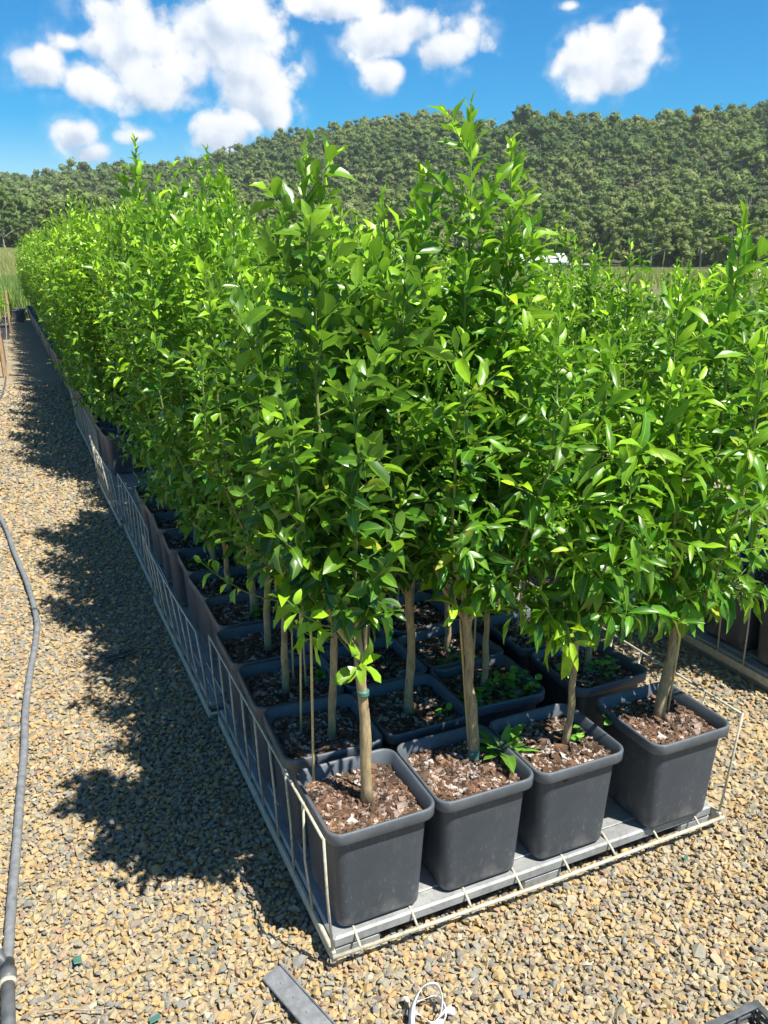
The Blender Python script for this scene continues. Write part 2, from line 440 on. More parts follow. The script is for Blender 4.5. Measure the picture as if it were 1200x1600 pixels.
class MB:
    """collects vertices, faces (numpy) and per-vertex attributes for ONE mesh"""

    def __init__(self):
        self.v, self.tri, self.quad, self.n = [], [], [], 0
        self.tone, self.rib = [], []

    def add(self, v, tri=None, quad=None, tone=0.0, rib=0.0):
        v = np.asarray(v, float).reshape(-1, 3)
        k = len(v)
        self.v.append(v)
        if tri is not None and len(tri):
            self.tri.append(np.asarray(tri, int).reshape(-1, 3) + self.n)
        if quad is not None and len(quad):
            self.quad.append(np.asarray(quad, int).reshape(-1, 4) + self.n)
        self.tone.append(np.broadcast_to(np.asarray(tone, float), (k,)))
        self.rib.append(np.broadcast_to(np.asarray(rib, float), (k,)))
        self.n += k
        return self

    def tube(self, pts, r, ns=8, cap=True, tone=0.0):
        pts = np.asarray(pts, float)
        n = len(pts)
        r = np.broadcast_to(np.asarray(r, float), (n,))
        T = np.gradient(pts, axis=0)
        T /= np.linalg.norm(T, axis=1)[:, None] + 1e-9
        ref = np.array([1.0, 0.3, 0.1]) if abs(T[0][0]) < 0.8 else np.array([0.1, 1.0, 0.3])
        A = np.cross(T, ref)
        A /= np.linalg.norm(A, axis=1)[:, None] + 1e-9
        B = np.cross(T, A)
        th = np.linspace(0, 2 * np.pi, ns, endpoint=False)
        ring = pts[:, None, :] + r[:, None, None] * (np.cos(th)[None, :, None] * A[:, None, :] + np.sin(th)[None, :, None] * B[:, None, :])
        V = ring.reshape(-1, 3)
        i = np.arange(n - 1)[:, None] * ns
        j = np.arange(ns)[None, :]
        j2 = (j + 1) % ns
        Q = np.stack([i + j, i + j2, i + ns + j2, i + ns + j], -1).reshape(-1, 4)
        tn = np.repeat(np.broadcast_to(np.asarray(tone, float), (n,)), ns)
        tri = []
        if cap:
            V = np.vstack([V, pts[0], pts[-1]])
            tn = np.append(tn, [tn[0], tn[-1]])
            c0, c1 = n * ns, n * ns + 1
            for a in range(ns):
                b = (a + 1) % ns
                tri.append((c0, b, a))
                tri.append((c1, (n - 1) * ns + a, (n - 1) * ns + b))
        return self.add(V, tri, Q, tn)

    def box(self, x0, x1, y0, y1, z0, z1, ch=0.0):
        """box with chamfered vertical and horizontal edges"""
        if ch <= 0:
            v = [(x, y, z) for z in (z0, z1) for (x, y) in ((x0, y0), (x1, y0), (x1, y1), (x0, y1))]
            return self.add(v, None, [(3, 2, 1, 0), (4, 5, 6, 7), (0, 1, 5, 4), (1, 2, 6, 5), (2, 3, 7, 6), (3, 0, 4, 7)])
        rings = []
        for z, i in ((z0, ch), (z0 + ch, 0), (z1 - ch, 0), (z1, ch)):
            a, b, c, d = x0 + i, x1 - i, y0 + i, y1 - i
            q = ch
            rings += [(a + q, c, z), (b - q, c, z), (b, c + q, z), (b, d - q, z), (b - q, d, z), (a + q, d, z), (a, d - q, z), (a, c + q, z)]
        Q = []
        for k in range(3):
            for j in range(8):
                j2 = (j + 1) % 8
                Q.append((k * 8 + j, k * 8 + j2, k * 8 + 8 + j2, k * 8 + 8 + j))
        v = np.array(rings)
        base = self.n
        self.add(v, None, Q)
        cap = []
        for s, o in ((0, -1), (24, 1)):
            idx = [s + j for j in range(8)]
            if o < 0:
                idx = idx[::-1]
            cap += [(idx[0], idx[1], idx[2], idx[3]), (idx[0], idx[3], idx[4], idx[7]), (idx[4], idx[5], idx[6], idx[7])]
        self.quad.append(np.array(cap) + base)
        return self

    def mesh(self, name, mat, smooth=False):
        V = np.vstack(self.v)
        tri = np.vstack(self.tri) if self.tri else np.zeros((0, 3), int)
        quad = np.vstack(self.quad) if self.quad else np.zeros((0, 4), int)
        me = bpy.data.meshes.new(name)
        nt, nq = len(tri), len(quad)
        me.vertices.add(len(V))
        me.vertices.foreach_set('co', V.astype(np.float32).ravel())
        me.loops.add(nt * 3 + nq * 4)
        me.loops.foreach_set('vertex_index', np.concatenate([tri.ravel(), quad.ravel()]).astype(np.int32))
        me.polygons.add(nt + nq)
        st = np.concatenate([np.arange(nt) * 3, nt * 3 + np.arange(nq) * 4]).astype(np.int32)
        me.polygons.foreach_set('loop_start', st)
        me.polygons.foreach_set('use_smooth', np.full(nt + nq, bool(smooth)))
        me.update(calc_edges=True)
        for nm, arr in (('tone', self.tone), ('rib', self.rib)):
            at = me.attributes.new(nm, 'FLOAT', 'POINT')
            at.data.foreach_set('value', np.concatenate(arr).astype(np.float32))
        me.materials.append(mat)
        return me


def link(name, me, parent=None, loc=None):
    o = bpy.data.objects.new(name, me)
    COL.objects.link(o)
    if parent is not None:
        o.parent = parent
    if loc is not None:
        o.location = loc
    return o


def build(mb, name, mat, parent=None, smooth=False, loc=None):
    return link(name, mb.mesh(name, mat, smooth), parent, loc)


def tag(o, label, cat, group=None, kind=None):
    o['label'] = label
    o['category'] = cat
    if group:
        o['group'] = group
    if kind:
        o['kind'] = kind
    return o


def empty(name, loc, label, cat, group=None, rz=0.0):
    o = bpy.data.objects.new(name, None)
    o.empty_display_size = 0.05
    COL.objects.link(o)
    o.location = loc
    o.rotation_euler = (0, 0, rz)
    return tag(o, label, cat, group)


def structure(o):
    o['kind'] = 'structure'
    return o


def unit(v):
    return v / (np.linalg.norm(v, axis=-1, keepdims=True) + 1e-9)


def leaves(mb, P, D, N, L, Wd, curl, tone, hi=True, fold=0.22, wave=0.0, r=rng):
    """every leaf a curved, folded blade: P base points, D directions, N upper-side normals"""
    n = len(P)
    if n == 0:
        return
    D = unit(D)
    N = unit(N - D * np.sum(N * D, 1)[:, None])
    S = np.cross(D, N)
    if hi:
        T = np.array([0, .22, .5, .78, 1.0])
        wt = np.array([0, .78, 1.0, .66, 0])
    else:
        T = np.array([0, .45, 1.0])
        wt = np.array([0, 1.0, 0])
    tv, sv = [0.0], [0.0]
    for k in range(1, len(T) - 1):
        for s in (-1, 0, 1):
            tv.append(T[k])
            sv.append(s * wt[k])
    tv.append(1.0)
    sv.append(0.0)
    tv, sv = np.array(tv), np.array(sv)
    m = len(tv)
    ax = tv[None, :] * L[:, None]
    sd_ = sv[None, :] * Wd[:, None] * 0.5
    wv = wave * Wd[:, None] * r.normal(size=(n, m)) * np.abs(sv)[None, :] if wave else 0.0
    up = fold * np.abs(sd_) * 1.0 - curl[:, None] * L[:, None] * tv[None, :] ** 2 + wv
    ax = ax * (1 - 0.25 * np.abs(curl)[:, None] * tv[None, :])
    V = P[:, None, :] + D[:, None, :] * ax[..., None] + S[:, None, :] * sd_[..., None] + N[:, None, :] * up[..., None]
    tri, quad = [], []
    ni = len(T) - 2
    tri += [(0, 2, 1), (0, 3, 2)]
    for k in range(ni - 1):
        b = 1 + k * 3
        quad += [(b, b + 1, b + 4, b + 3), (b + 1, b + 2, b + 5, b + 4)]
    b = 1 + (ni - 1) * 3
    tri += [(b, b + 1, m - 1), (b + 1, b + 2, m - 1)]
    base = (np.arange(n) * m)[:, None, None]
    TR = (np.array(tri)[None] + base).reshape(-1, 3)
    QD = (np.array(quad)[None] + base).reshape(-1, 4) if quad else None
    ribv = np.tile(np.sign(sv) * (np.abs(sv) > 0), n)
    mb.add(V.reshape(-1, 3), TR, QD, np.repeat(tone, m), ribv)


# ------------------------------------------------------------------ a citrus tree (trunk + crown meshes)
def citrus(seed, H, clear, R, leafL, leafW, droop=0.2, dens=1.0, hi=True, leaders=None, bend=(0, 0), r0=0.0135, ytone=0.0, low=0.0, nlead=5):
    """meshes of one nursery citrus: H height over the soil, clear bare stem, R crown radius"""
    r = np.random.default_rng(seed)
    tr = MB()
    fo = MB()
    ns = 9 if hi else 6
    bend = np.array([bend[0], bend[1], 0.0])
    zt = np.linspace(0, 1, 9)
    wob = np.cumsum(r.normal(0, .0022, (9, 2)), 0)
    stem = np.stack([bend[0] * zt ** 1.5 + wob[:, 0], bend[1] * zt ** 1.5 + wob[:, 1], zt * clear], 1)
    rad = r0 * (1.22 - 0.35 * zt) * (1 + r.normal(0, .035, 9))
    rad[0] *= 1.22
    rad[1] *= 1.04
    rad[3] *= 1.10
    rad[6] *= 1.08
    tr.tube(stem, rad, ns + 2, tone=0.0)
    top = stem[-1]
    LP, LD, LN, LT, LS = [], [], [], [], []       # leaf base, direction, normal, tone, size

    def put(p, d, nrm, tone, size):
        LP.append(p), LD.append(d), LN.append(nrm), LT.append(tone), LS.append(size)

    def leafy(pts, step, t0, tone0, tone1, size=1.0, spread=1.0, shoot=False):
        seg = np.diff(pts, axis=0)
        ln = np.concatenate([[0], np.cumsum(np.linalg.norm(seg, axis=1))])
        tot = ln[-1]
        k = max(2, int(tot * (1 - t0) / step))
        ga = r.uniform(0, 6.28)
        for q in range(k):
            s = t0 + (1 - t0) * (q + r.uniform(0, .8)) / k
            d_ = s * tot
            ii = min(len(seg) - 1, np.searchsorted(ln, d_, 'right') - 1)
            f = (d_ - ln[ii]) / (ln[ii + 1] - ln[ii] + 1e-9)
            p = pts[ii] + seg[ii] * min(1, max(0, f))
            tg = seg[ii] / (np.linalg.norm(seg[ii]) + 1e-9)
            ga += 2.39996 + r.normal(0, .25)
            a = np.cross(tg, [0.31, 0.77, 0.55])
            a /= np.linalg.norm(a)
            b = np.cross(tg, a)
            rd = a * math.cos(ga) + b * math.sin(ga)
            tipf = max(0.0, (s - .72) / .28)
            hz = min(1.0, max(0.0, (p[2] - clear) / (H - clear)))
            d = tg * (0.45 + 0.35 * hz + 0.4 * tipf) + rd * spread * (0.95 - 0.45 * tipf) + np.array([0, 0, -droop * 1.3 * (1 - hz) * (1 - tipf) + .30 * hz + .10 * tipf])
            nrm = np.array([0, 0, 0.80]) + tg * .35 + r.normal(0, .50, 3)
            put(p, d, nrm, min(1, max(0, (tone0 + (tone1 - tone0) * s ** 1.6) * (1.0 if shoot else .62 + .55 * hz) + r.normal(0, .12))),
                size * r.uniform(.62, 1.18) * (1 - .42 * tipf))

    if leaders is None:
        leaders = []
        a0 = r.uniform(0, 6.28)
        for k in range(nlead):
            a = a0 + k * 6.283 / nlead + r.normal(0, .3)
            rr = R * (0.12 if k == 0 else r.uniform(.35, .75))
            leaders.append((rr * math.cos(a), rr * math.sin(a), H * (1.0 if k == 0 else r.uniform(.70, .97))))
    for (lx, ly, lz) in leaders:
        st = stem[r.integers(7, 9)] if len(leaders) > 1 else top
        n = 9
        s = np.linspace(0, 1, n)
        rad_s = np.sin(np.minimum(1, s * 1.35) * math.pi / 2) ** 0.9
        pts = np.stack([st[0] + (lx + top[0] * .6 - st[0]) * rad_s, st[1] + (ly + top[1] * .6 - st[1]) * rad_s,
                        st[2] + (lz - st[2]) * (0.75 * s + 0.25 * s ** 2)], 1)
        pts[1:, :2] += np.cumsum(r.normal(0, .007, (n - 1, 2)), 0)
        rr = np.interp(s, [0, .5, 1], [r0 * .62, r0 * .38, r0 * .13])
        tr.tube(pts, rr, ns - 3, cap=False, tone=np.interp(s, [0, .35, 1], [0.1, .55, 1.0]))
        yt = 0.85 + ytone
        leafy(pts, 0.021 / dens, .40, .22 + ytone, yt, 1.0)
        nl = int((lz - st[2]) / 0.052 * dens)
        ga = r.uniform(0, 6.28)
        for q in range(nl):
            s1 = (q + r.uniform(.1, .9)) / nl * .93
            ii = min(n - 2, int(s1 * (n - 1)))
            f = s1 * (n - 1) - ii
            p = pts[ii] * (1 - f) + pts[ii + 1] * f
            if p[2] < clear + .02:
                continue
            ga += 2.39996 + r.normal(0, .35)
            ln = r.uniform(.11, .26) * (1.05 - .62 * s1)
            elv = math.radians(r.uniform(5, 50) + 22 * s1 - 12 * (1 - s1) * (droop > .3))
            d = np.array([math.cos(ga) * math.cos(elv), math.sin(ga) * math.cos(elv), math.sin(elv)])
            # keep the crown a column: twigs bend back when they would leave it
            e = p + d * ln
            hx = math.hypot(e[0] - top[0] * .5, e[1] - top[1] * .5)
            if hx > R:
                ln *= max(.35, 1 - (hx - R) / ln)
            m = 5
            u = np.linspace(0, 1, m)
            sag = (-.35 * droop + .22 * (r.random() < .6)) * ln
            tw = p[None] + d[None] * (ln * u)[:, None] + np.array([0, 0, 1.0])[None] * (sag * u ** 2)[:, None]
            tr.tube(tw, np.linspace(r0 * .16, r0 * .07, m), 4 if hi else 3, cap=False, tone=.8 + .2 * u)
            young = r.random() < (.20 + .40 * s1)
            leafy(tw, 0.0175 / dens, .12, .14 + ytone + .20 * s1, (.95 if young else .32 + .24 * s1) + ytone, .95)
    # water shoots low on the stem with pale young leaves
    for q in range(int(low)):
        zi = r.uniform(.80, 1.1) * clear
        ga = r.uniform(0, 6.28)
        ln = r.uniform(.13, .26)
        p = np.array([np.interp(zi, stem[:, 2], stem[:, 0]), np.interp(zi, stem[:, 2], stem[:, 1]), zi])
        u = np.linspace(0, 1, 5)
        tw = p[None] + np.array([math.cos(ga), math.sin(ga), .15])[None] * (ln * u)[:, None] + np.array([0, 0, .5 * ln])[None] * (u ** 2)[:, None]
        tr.tube(tw, np.linspace(.003, .0012, 5), 4, cap=False, tone=.9)
        leafy(tw, .019, .35, .95, 1.0, 1.0, shoot=True)
    P, D, N = np.array(LP), np.array(LD), np.array(LN)
    T, S_ = np.array(LT), np.array(LS)
    n = len(P)
    L = leafL * S_ * .94
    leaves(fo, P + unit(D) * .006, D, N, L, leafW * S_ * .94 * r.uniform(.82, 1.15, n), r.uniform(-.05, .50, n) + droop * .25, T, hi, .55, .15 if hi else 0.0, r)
    return tr, fo, n


# ------------------------------------------------------------------ pots and soil
POT_H = 0.29
SOIL_Z = 0.255


def rounded_square(h, rc, k=5):
    pts = []
    for (sx, sy, a0) in ((1, -1, -90), (1, 1, 0), (-1, 1, 90), (-1, -1, 180)):
        for j in range(k + 1):
            a = math.radians(a0 + 90 * j / k)
            pts.append((sx * (h - rc) + rc * math.cos(a), sy * (h - rc) + rc * math.sin(a)))
    return np.array(pts)


def loft(mb, rings, close_last=False, close_first=False):
    """rings: list of (half, corner, z)"""
    allv = []
    k = None
    for (h, rc, z) in rings:
        p = rounded_square(h, rc)
        k = len(p)
        allv.append(np.column_stack([p, np.full(k, z)]))
    V = np.vstack(allv)
    Q = []
    for i in range(len(rings) - 1):
        for j in range(k):
            j2 = (j + 1) % k
            Q.append((i * k + j, i * k + j2, (i + 1) * k + j2, (i + 1) * k + j))
    tri = []
    if close_last:
        V = np.vstack([V, [0, 0, rings[-1][2]]])
        for j in range(k):
            tri.append(((len(rings) - 1) * k + j, (len(rings) - 1) * k + (j + 1) % k, len(V) - 1))
    if close_first:
        V = np.vstack([V, [0, 0, rings[0][2]]])
        for j in range(k):
            tri.append(((j + 1) % k, j, len(V) - 1))
    mb.add(V, tri, Q)


def pot_meshes():
    body = MB()
    loft(body, [(.100, .022, 0.0), (.1065, .026, .004), (.108, .027, .012), (.1125, .029, .10), (.1175, .031, .20), (.1205, .032, .258),
                (.1205, .032, .262)], close_first=True)
    me_b = body.mesh('pot', M['pot'], True)
    rim = MB()
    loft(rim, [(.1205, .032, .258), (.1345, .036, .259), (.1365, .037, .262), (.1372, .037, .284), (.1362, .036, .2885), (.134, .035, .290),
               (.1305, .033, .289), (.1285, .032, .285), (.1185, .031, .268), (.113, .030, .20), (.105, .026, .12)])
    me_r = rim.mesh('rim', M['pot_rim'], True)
    return me_b, me_r


POT_ME, RIM_ME = pot_meshes()


def soil_mesh(seed, nchips):
    r = np.random.default_rng(seed)
    mb = MB()
    g = 18
    xs = np.linspace(-.116, .116, g)
    X, Y = np.meshgrid(xs, xs)
    Z = SOIL_Z - .006 + r.normal(0, .0022, X.shape) + .009 * np.sin(X * 23 + seed) * np.cos(Y * 19 + seed)
    # the corners follow the round corners of the pot
    q = np.maximum(0, np.abs(X) + np.abs(Y) - .205)
    X2, Y2 = X - np.sign(X) * q * .5, Y - np.sign(Y) * q * .5
    V = np.stack([X2, Y2, Z], -1).reshape(-1, 3)
    Q = [(i * g + j, i * g + j + 1, (i + 1) * g + j + 1, (i + 1) * g + j) for i in range(g - 1) for j in range(g - 1)]
    mb.add(V, None, Q)
    # bark chips: little bent slabs lying every way
    n = nchips
    P = np.column_stack([r.uniform(-.112, .112, (n, 2)), SOIL_Z - .004 + r.uniform(0, .009, n)])
    keep = np.abs(P[:, 0]) + np.abs(P[:, 1]) < .205
    P = P[keep]
    n = len(P)
    sc = r.lognormal(0, .42, n)
    lx, ly, lz = .0041 * sc, .0025 * sc * r.uniform(.6, 1.3, n), .0014 * sc
    A = unit(np.column_stack([r.normal(size=(n, 2)), r.normal(0, .35, n)]))
    Bv = unit(np.cross(A, np.column_stack([r.normal(0, .45, (n, 2)), np.ones(n)])))
    C_ = np.cross(A, Bv)
    cs = np.array([(x, y, z) for z in (-1, 1) for (x, y) in ((-1, -1), (1, -1), (1, 1), (-1, 1))], float)
    cs = cs[None] * (1 + r.normal(0, .22, (n, 8, 3)))
    V = P[:, None] + A[:, None] * (cs[..., 0] * lx[:, None])[..., None] + Bv[:, None] * (cs[..., 1] * ly[:, None])[..., None] + C_[:, None] * (cs[..., 2] * lz[:, None])[..., None]
    Q = np.array([(3, 2, 1, 0), (4, 5, 6, 7), (0, 1, 5, 4), (1, 2, 6, 5), (2, 3, 7, 6), (3, 0, 4, 7)])
    mb.add(V.reshape(-1, 3), None, (Q[None] + (np.arange(n) * 8)[:, None, None]).reshape(-1, 4))
    return mb.mesh('soil', M['mulch'], False)


SOILS = [soil_mesh(s, 5600) for s in (1, 2, 3)]
SOILS_LO = [soil_mesh(s, 900) for s in (4, 5)]


def cane_mesh(x, y, h, lean, seed):
    r = np.random.default_rng(seed)
    mb = MB()
    k = 8
    s = np.linspace(0, 1, k)
    pts = np.column_stack([x + lean[0] * s, y + lean[1] * s, SOIL_Z - .02 + h * s])
    rad = np.where(np.arange(k) % 3 == 0, .0034, .0029)
    mb.tube(pts, rad, 7)
    return mb.mesh('stake', M['cane'], True)


# ------------------------------------------------------------------ ground, field, hill
BASE_Z = 0.080        # floor of the trays on which the pots stand
# far terrain: one sheet to the foot of the hill and beyond
RIDGE = [(-500, 268), (-200, 266), (0, 267), (60, 265), (125, 259), (180, 258), (240, 247), (300, 237), (360, 222), (420, 208), (480, 192), (540, 181), (600, 173),
         (660, 167), (710, 166), (765, 181), (800, 174), (850, 162), (900, 163), (960, 173), (1010, 169), (1050, 165), (1100, 157), (1150, 152), (1200, 149),
         (1300, 140), (1500, 140), (1900, 175), (2400, 250)]
RAZ = np.array([azel(x, y)[0] for x, y in RIDGE])
REL = np.array([math.tan(azel(x, y)[1]) for x, y in RIDGE])


def smoothstep(x):
    x = np.clip(x, 0, 1)
    return x * x * (3 - 2 * x)


def fbm2(x, y, seed=0, octs=4):
    v = 0
    rr = np.random.default_rng(seed)
    for o in range(octs):
        k = 2.0 ** o
        for _ in range(3):
            a, ph = rr.uniform(0, 6.28, 2)
            v = v + np.sin((x * math.cos(a) + y * math.sin(a)) * k + ph) / (3 * k)
    return v


R_FOOT, R_RIDGE = 215.0, 560.0


def terrain(X, Y):
    dx, dy = X - CAM[0], Y - CAM[1]
    R_ = np.hypot(dx, dy)
    A = np.arctan2(dx, dy)
    # flat nursery, then fields that fall a little on the right and rise on the left
    side = np.interp(A, [-.9, -.05, .2, .6, 1.2], [1.8, 1.5, 0.4, -1.3, -2.0])
    base = side * smoothstep((R_ - 30) / 90)
    el_ = np.interp(A, RAZ, REL, left=0.05, right=0.05)
    rdg = R_RIDGE * (1 + .10 * np.sin(A * 5 + 1)) 
    foot = R_FOOT * (1 + .06 * np.sin(A * 9))
    t = (R_ - foot) / (rdg - foot)
    ztop = el_ * rdg + 1.6 - 22.0
    z = base + (ztop - base) * smoothstep(np.clip(t, 0, 1)) ** 0.92
    z = np.where(t > 1, np.maximum(ztop - (R_ - rdg) * .25, -2.0), z)
    und = fbm2(X / 60, Y / 60, 3) * 7.0 * np.clip(t * 2, 0, 1) * np.clip((1.0 - t) * 2.0, 0, 1)
    return np.where(R_ < 29, -0.012, z + und)


def terrain_obj():
    na, nr = 260, 120
    aa = np.linspace(-math.pi, math.pi, na + 1)
    rr = np.concatenate([[0.0], np.geomspace(3, 1500, nr)])
    Rg, Ag = np.meshgrid(rr, aa, indexing='ij')
    X = CAM[0] + Rg * np.sin(Ag)
    Y = CAM[1] + Rg * np.cos(Ag)
    Z = terrain(X, Y)
    Z = np.where(Rg < 20, -0.012, Z)
    V = np.stack([X, Y, Z], -1).reshape(-1, 3)
    w = na + 1
    i = np.arange(nr)[:, None] * w
    j = np.arange(na)[None]
    Q = np.stack([i + j, i + w + j, i + w + j + 1, i + j + 1], -1).reshape(-1, 4)
    Q = Q[:, ::-1]
    cen = Rg[:-1, :-1].reshape(-1)
    near = Q[cen < 200]
    far = Q[cen >= 200]
    mb = MB()
    mb.add(V, None, near)
    g = build(mb, 'ground', M['field'], smooth=True)
    structure(g)
    mb = MB()
    mb.add(V, None, far)
    h = build(mb, 'hill', M['hill'], smooth=True)
    structure(h)


terrain_obj()

# gravel yard: one sheet
mb = MB()
mb.add([(-9, -4, 0), (9, -4, 0), (9, 26, 0), (-9, 26, 0)], None, [(0, 1, 2, 3)])
structure(build(mb, 'gravel_yard', M['gravel_sheet']))


def stone_templates(n=26):
    import bmesh
    T = []
    r = np.random.default_rng(11)
    for _ in range(n):
        bm = bmesh.new()
        k = r.integers(10, 15)
        p = unit(r.normal(size=(k, 3)))
        p *= (1 / np.max(np.abs(p) ** 1.0, axis=1))[:, None] ** .45
        p *= np.array([1.0, r.uniform(.6, .95), r.uniform(.42, .7)])
        for q in p:
            bm.verts.new(q)
        res = bmesh.ops.convex_hull(bm, input=list(bm.verts))
        bm.verts.ensure_lookup_table()
        loose = [v for v in bm.verts if not v.link_faces]
        bmesh.ops.delete(bm, geom=loose, context='VERTS')
        bmesh.ops.triangulate(bm, faces=list(bm.faces))
        bm.verts.index_update()
        T.append((np.array([v.co[:] for v in bm.verts]), np.array([[v.index for v in f.verts] for f in bm.faces])))
        bm.free()
    return T


def gravel():
    r = np.random.default_rng(5)
    T = stone_templates()
    P = []

    def region(x0, x1, y0, y1, pitch, layers=1):
        nx, ny = int((x1 - x0) / pitch), int((y1 - y0) / pitch)
        for ly in range(layers):
            gx, gy = np.meshgrid(np.arange(nx), np.arange(ny))
            p = np.column_stack([x0 + (gx.ravel() + r.uniform(-.1, 1.1, nx * ny)) * pitch, y0 + (gy.ravel() + r.uniform(-.1, 1.1, nx * ny)) * pitch])
            P.append(np.column_stack([p, np.full(len(p), pitch), np.full(len(p), ly)]))
    region(-1.6, 0.02, -.75, 1.3, .0155, 2)
    region(0.02, 2.6, -.9, 0.03, .0155, 2)
    region(-2.4, 0.05, 1.3, 3.4, .019, 1)
    region(-3.2, 0.05, 3.4, 6.0, .024, 1)
    region(-3.6, 0.05, 6.0, 10.0, .034, 1)
    region(1.12, 2.05, .03, 2.4, .018, 1)
    region(2.05, 2.7, .03, .6, .018, 1)
    P = np.vstack(P)
    # only those the camera, or one a step aside, can see
    dx, dy = P[:, 0] - CAM[0], P[:, 1] - CAM[1]
    az_ = np.arctan2(dx, dy) - HEAD
    ok = (np.abs(az_) < math.radians(44)) & (np.hypot(dx, dy) > .72)
    P = P[ok]
    n = len(P)
    mb = MB()
    pick = r.integers(0, len(T), n)
    size = P[:, 2] * .56 * r.lognormal(0, .26, n)
    for ti, (tv, tf) in enumerate(T):
        idx = np.where(pick == ti)[0]
        m = len(idx)
        a = r.uniform(0, 6.28, m)
        tx, ty = r.normal(0, .38, (2, m))
        v = tv[None] * size[idx][:, None, None]
        c, s = np.cos(tx)[:, None], np.sin(tx)[:, None]
        y, z = v[..., 1] * c - v[..., 2] * s, v[..., 1] * s + v[..., 2] * c
        x = v[..., 0]
        c, s = np.cos(ty)[:, None], np.sin(ty)[:, None]
        x, z = x * c + z * s, -x * s + z * c
        c, s = np.cos(a)[:, None], np.sin(a)[:, None]
        x, y = x * c - y * s, x * s + y * c
        zz = .003 + P[idx][:, 3] * .004 + r.uniform(-.002, .003, m)
        V = np.stack([x + P[idx, 0][:, None], y + P[idx, 1][:, None], z + zz[:, None]], -1)
        F = tf[None] + (np.arange(m) * len(tv))[:, None, None]
        mb.add(V.reshape(-1, 3), F.reshape(-1, 3))
    o = build(mb, 'gravel', M['stone'])
    o['kind'] = 'stuff'
    o['label'] = 'tan, ochre and grey crushed stone gravel covering the yard'
    o['category'] = 'gravel'
    return n


NSTONE = gravel()

# forest on the hill: one mass of gum crowns
def ico():
    import bmesh
    bm = bmesh.new()
    bmesh.ops.create_icosphere(bm, subdivisions=2, radius=1.0)
    v = np.array([x.co[:] for x in bm.verts])
    f = np.array([[x.index for x in g.verts] for g in bm.faces])
    bm.free()
    return v, f


ICO = ico()


def crown_template(seed, nq, bw=.9):
    """gum crown about 1 unit wide: billowing boughs of foliage with ragged leafy edges"""
    r = np.random.default_rng(seed)
    nl = r.integers(4, 7)
    cen = np.column_stack([r.normal(0, .27, (nl, 2)), r.uniform(-.25, .42, nl)])
    rad = r.uniform(.15, .29, nl)
    LV, LF, LT, o = [], [], [], 0
    lt = r.normal(.42, .16, nl)
    for k in range(nl):
        v = ICO[0] * (rad[k] * .66 * (1 + r.normal(0, .26, len(ICO[0]))))[:, None] * np.array([1, 1, .8]) + cen[k]
        LV.append(v)
        LF.append(ICO[1] + o)
        LT.append(np.full(len(v), lt[k]))
        o += len(v)
    k = r.integers(0, nl, nq)
    d = unit(r.normal(size=(nq, 3)))
    d[:, 2] = np.abs(d[:, 2]) * .9 - .25 * (r.random(nq) < .4)
    p = cen[k] + d * (rad[k] * r.uniform(.60, 1.18, nq))[:, None]
    nrm = unit(d + r.normal(0, .45, (nq, 3)) + np.array([0, 0, .40]))
    a = unit(np.cross(nrm, r.normal(size=(nq, 3))))
    b = np.cross(nrm, a)
    s = r.uniform(.030, .066, nq)[:, None] * bw
    V = np.stack([p - a * s - b * s * .5, p + a * s * .2 - b * s, p + a * s + b * s * .4, p - a * s * .1 + b * s], 1)
    tone = np.repeat(np.clip(lt[k] + r.normal(0, .07, nq), 0, 1), 4)
    return np.vstack([V.reshape(-1, 3)] + LV), np.concatenate([tone] + LT), nq, np.vstack(LF) + nq * 4


def gum_cloud(mb, P, S, tones, tmpl, r):
    """adds one crown per point: P centres, S widths"""
    pick = r.integers(0, len(tmpl), len(P))
    for ti, (V, tone, nq, LF) in enumerate(tmpl):
        idx = np.where(pick == ti)[0]
        m = len(idx)
        if not m:
            continue
        a = r.uniform(0, 6.28, m)
        c, s = np.cos(a)[:, None], np.sin(a)[:, None]
        x = V[None, :, 0] * c - V[None, :, 1] * s
        y = V[None, :, 0] * s + V[None, :, 1] * c
        z = np.broadcast_to(V[None, :, 2], x.shape)
        sz = S[idx][:, None]
        hz = sz * r.uniform(.8, 1.3, m)[:, None]
        W_ = np.stack([x * sz + P[idx, 0][:, None], y * sz + P[idx, 1][:, None], z * hz + P[idx, 2][:, None]], -1)
        nv = len(V)
        off = (np.arange(m) * nv)[:, None, None]
        Q = (np.arange(nq * 4).reshape(1, -1, 4) + off).reshape(-1, 4)
        T = (LF[None] + off).reshape(-1, 3)
        mb.add(W_.reshape(-1, 3), T, Q, np.clip(np.tile(tone, m) + np.repeat(tones[idx], nv), 0, 1))


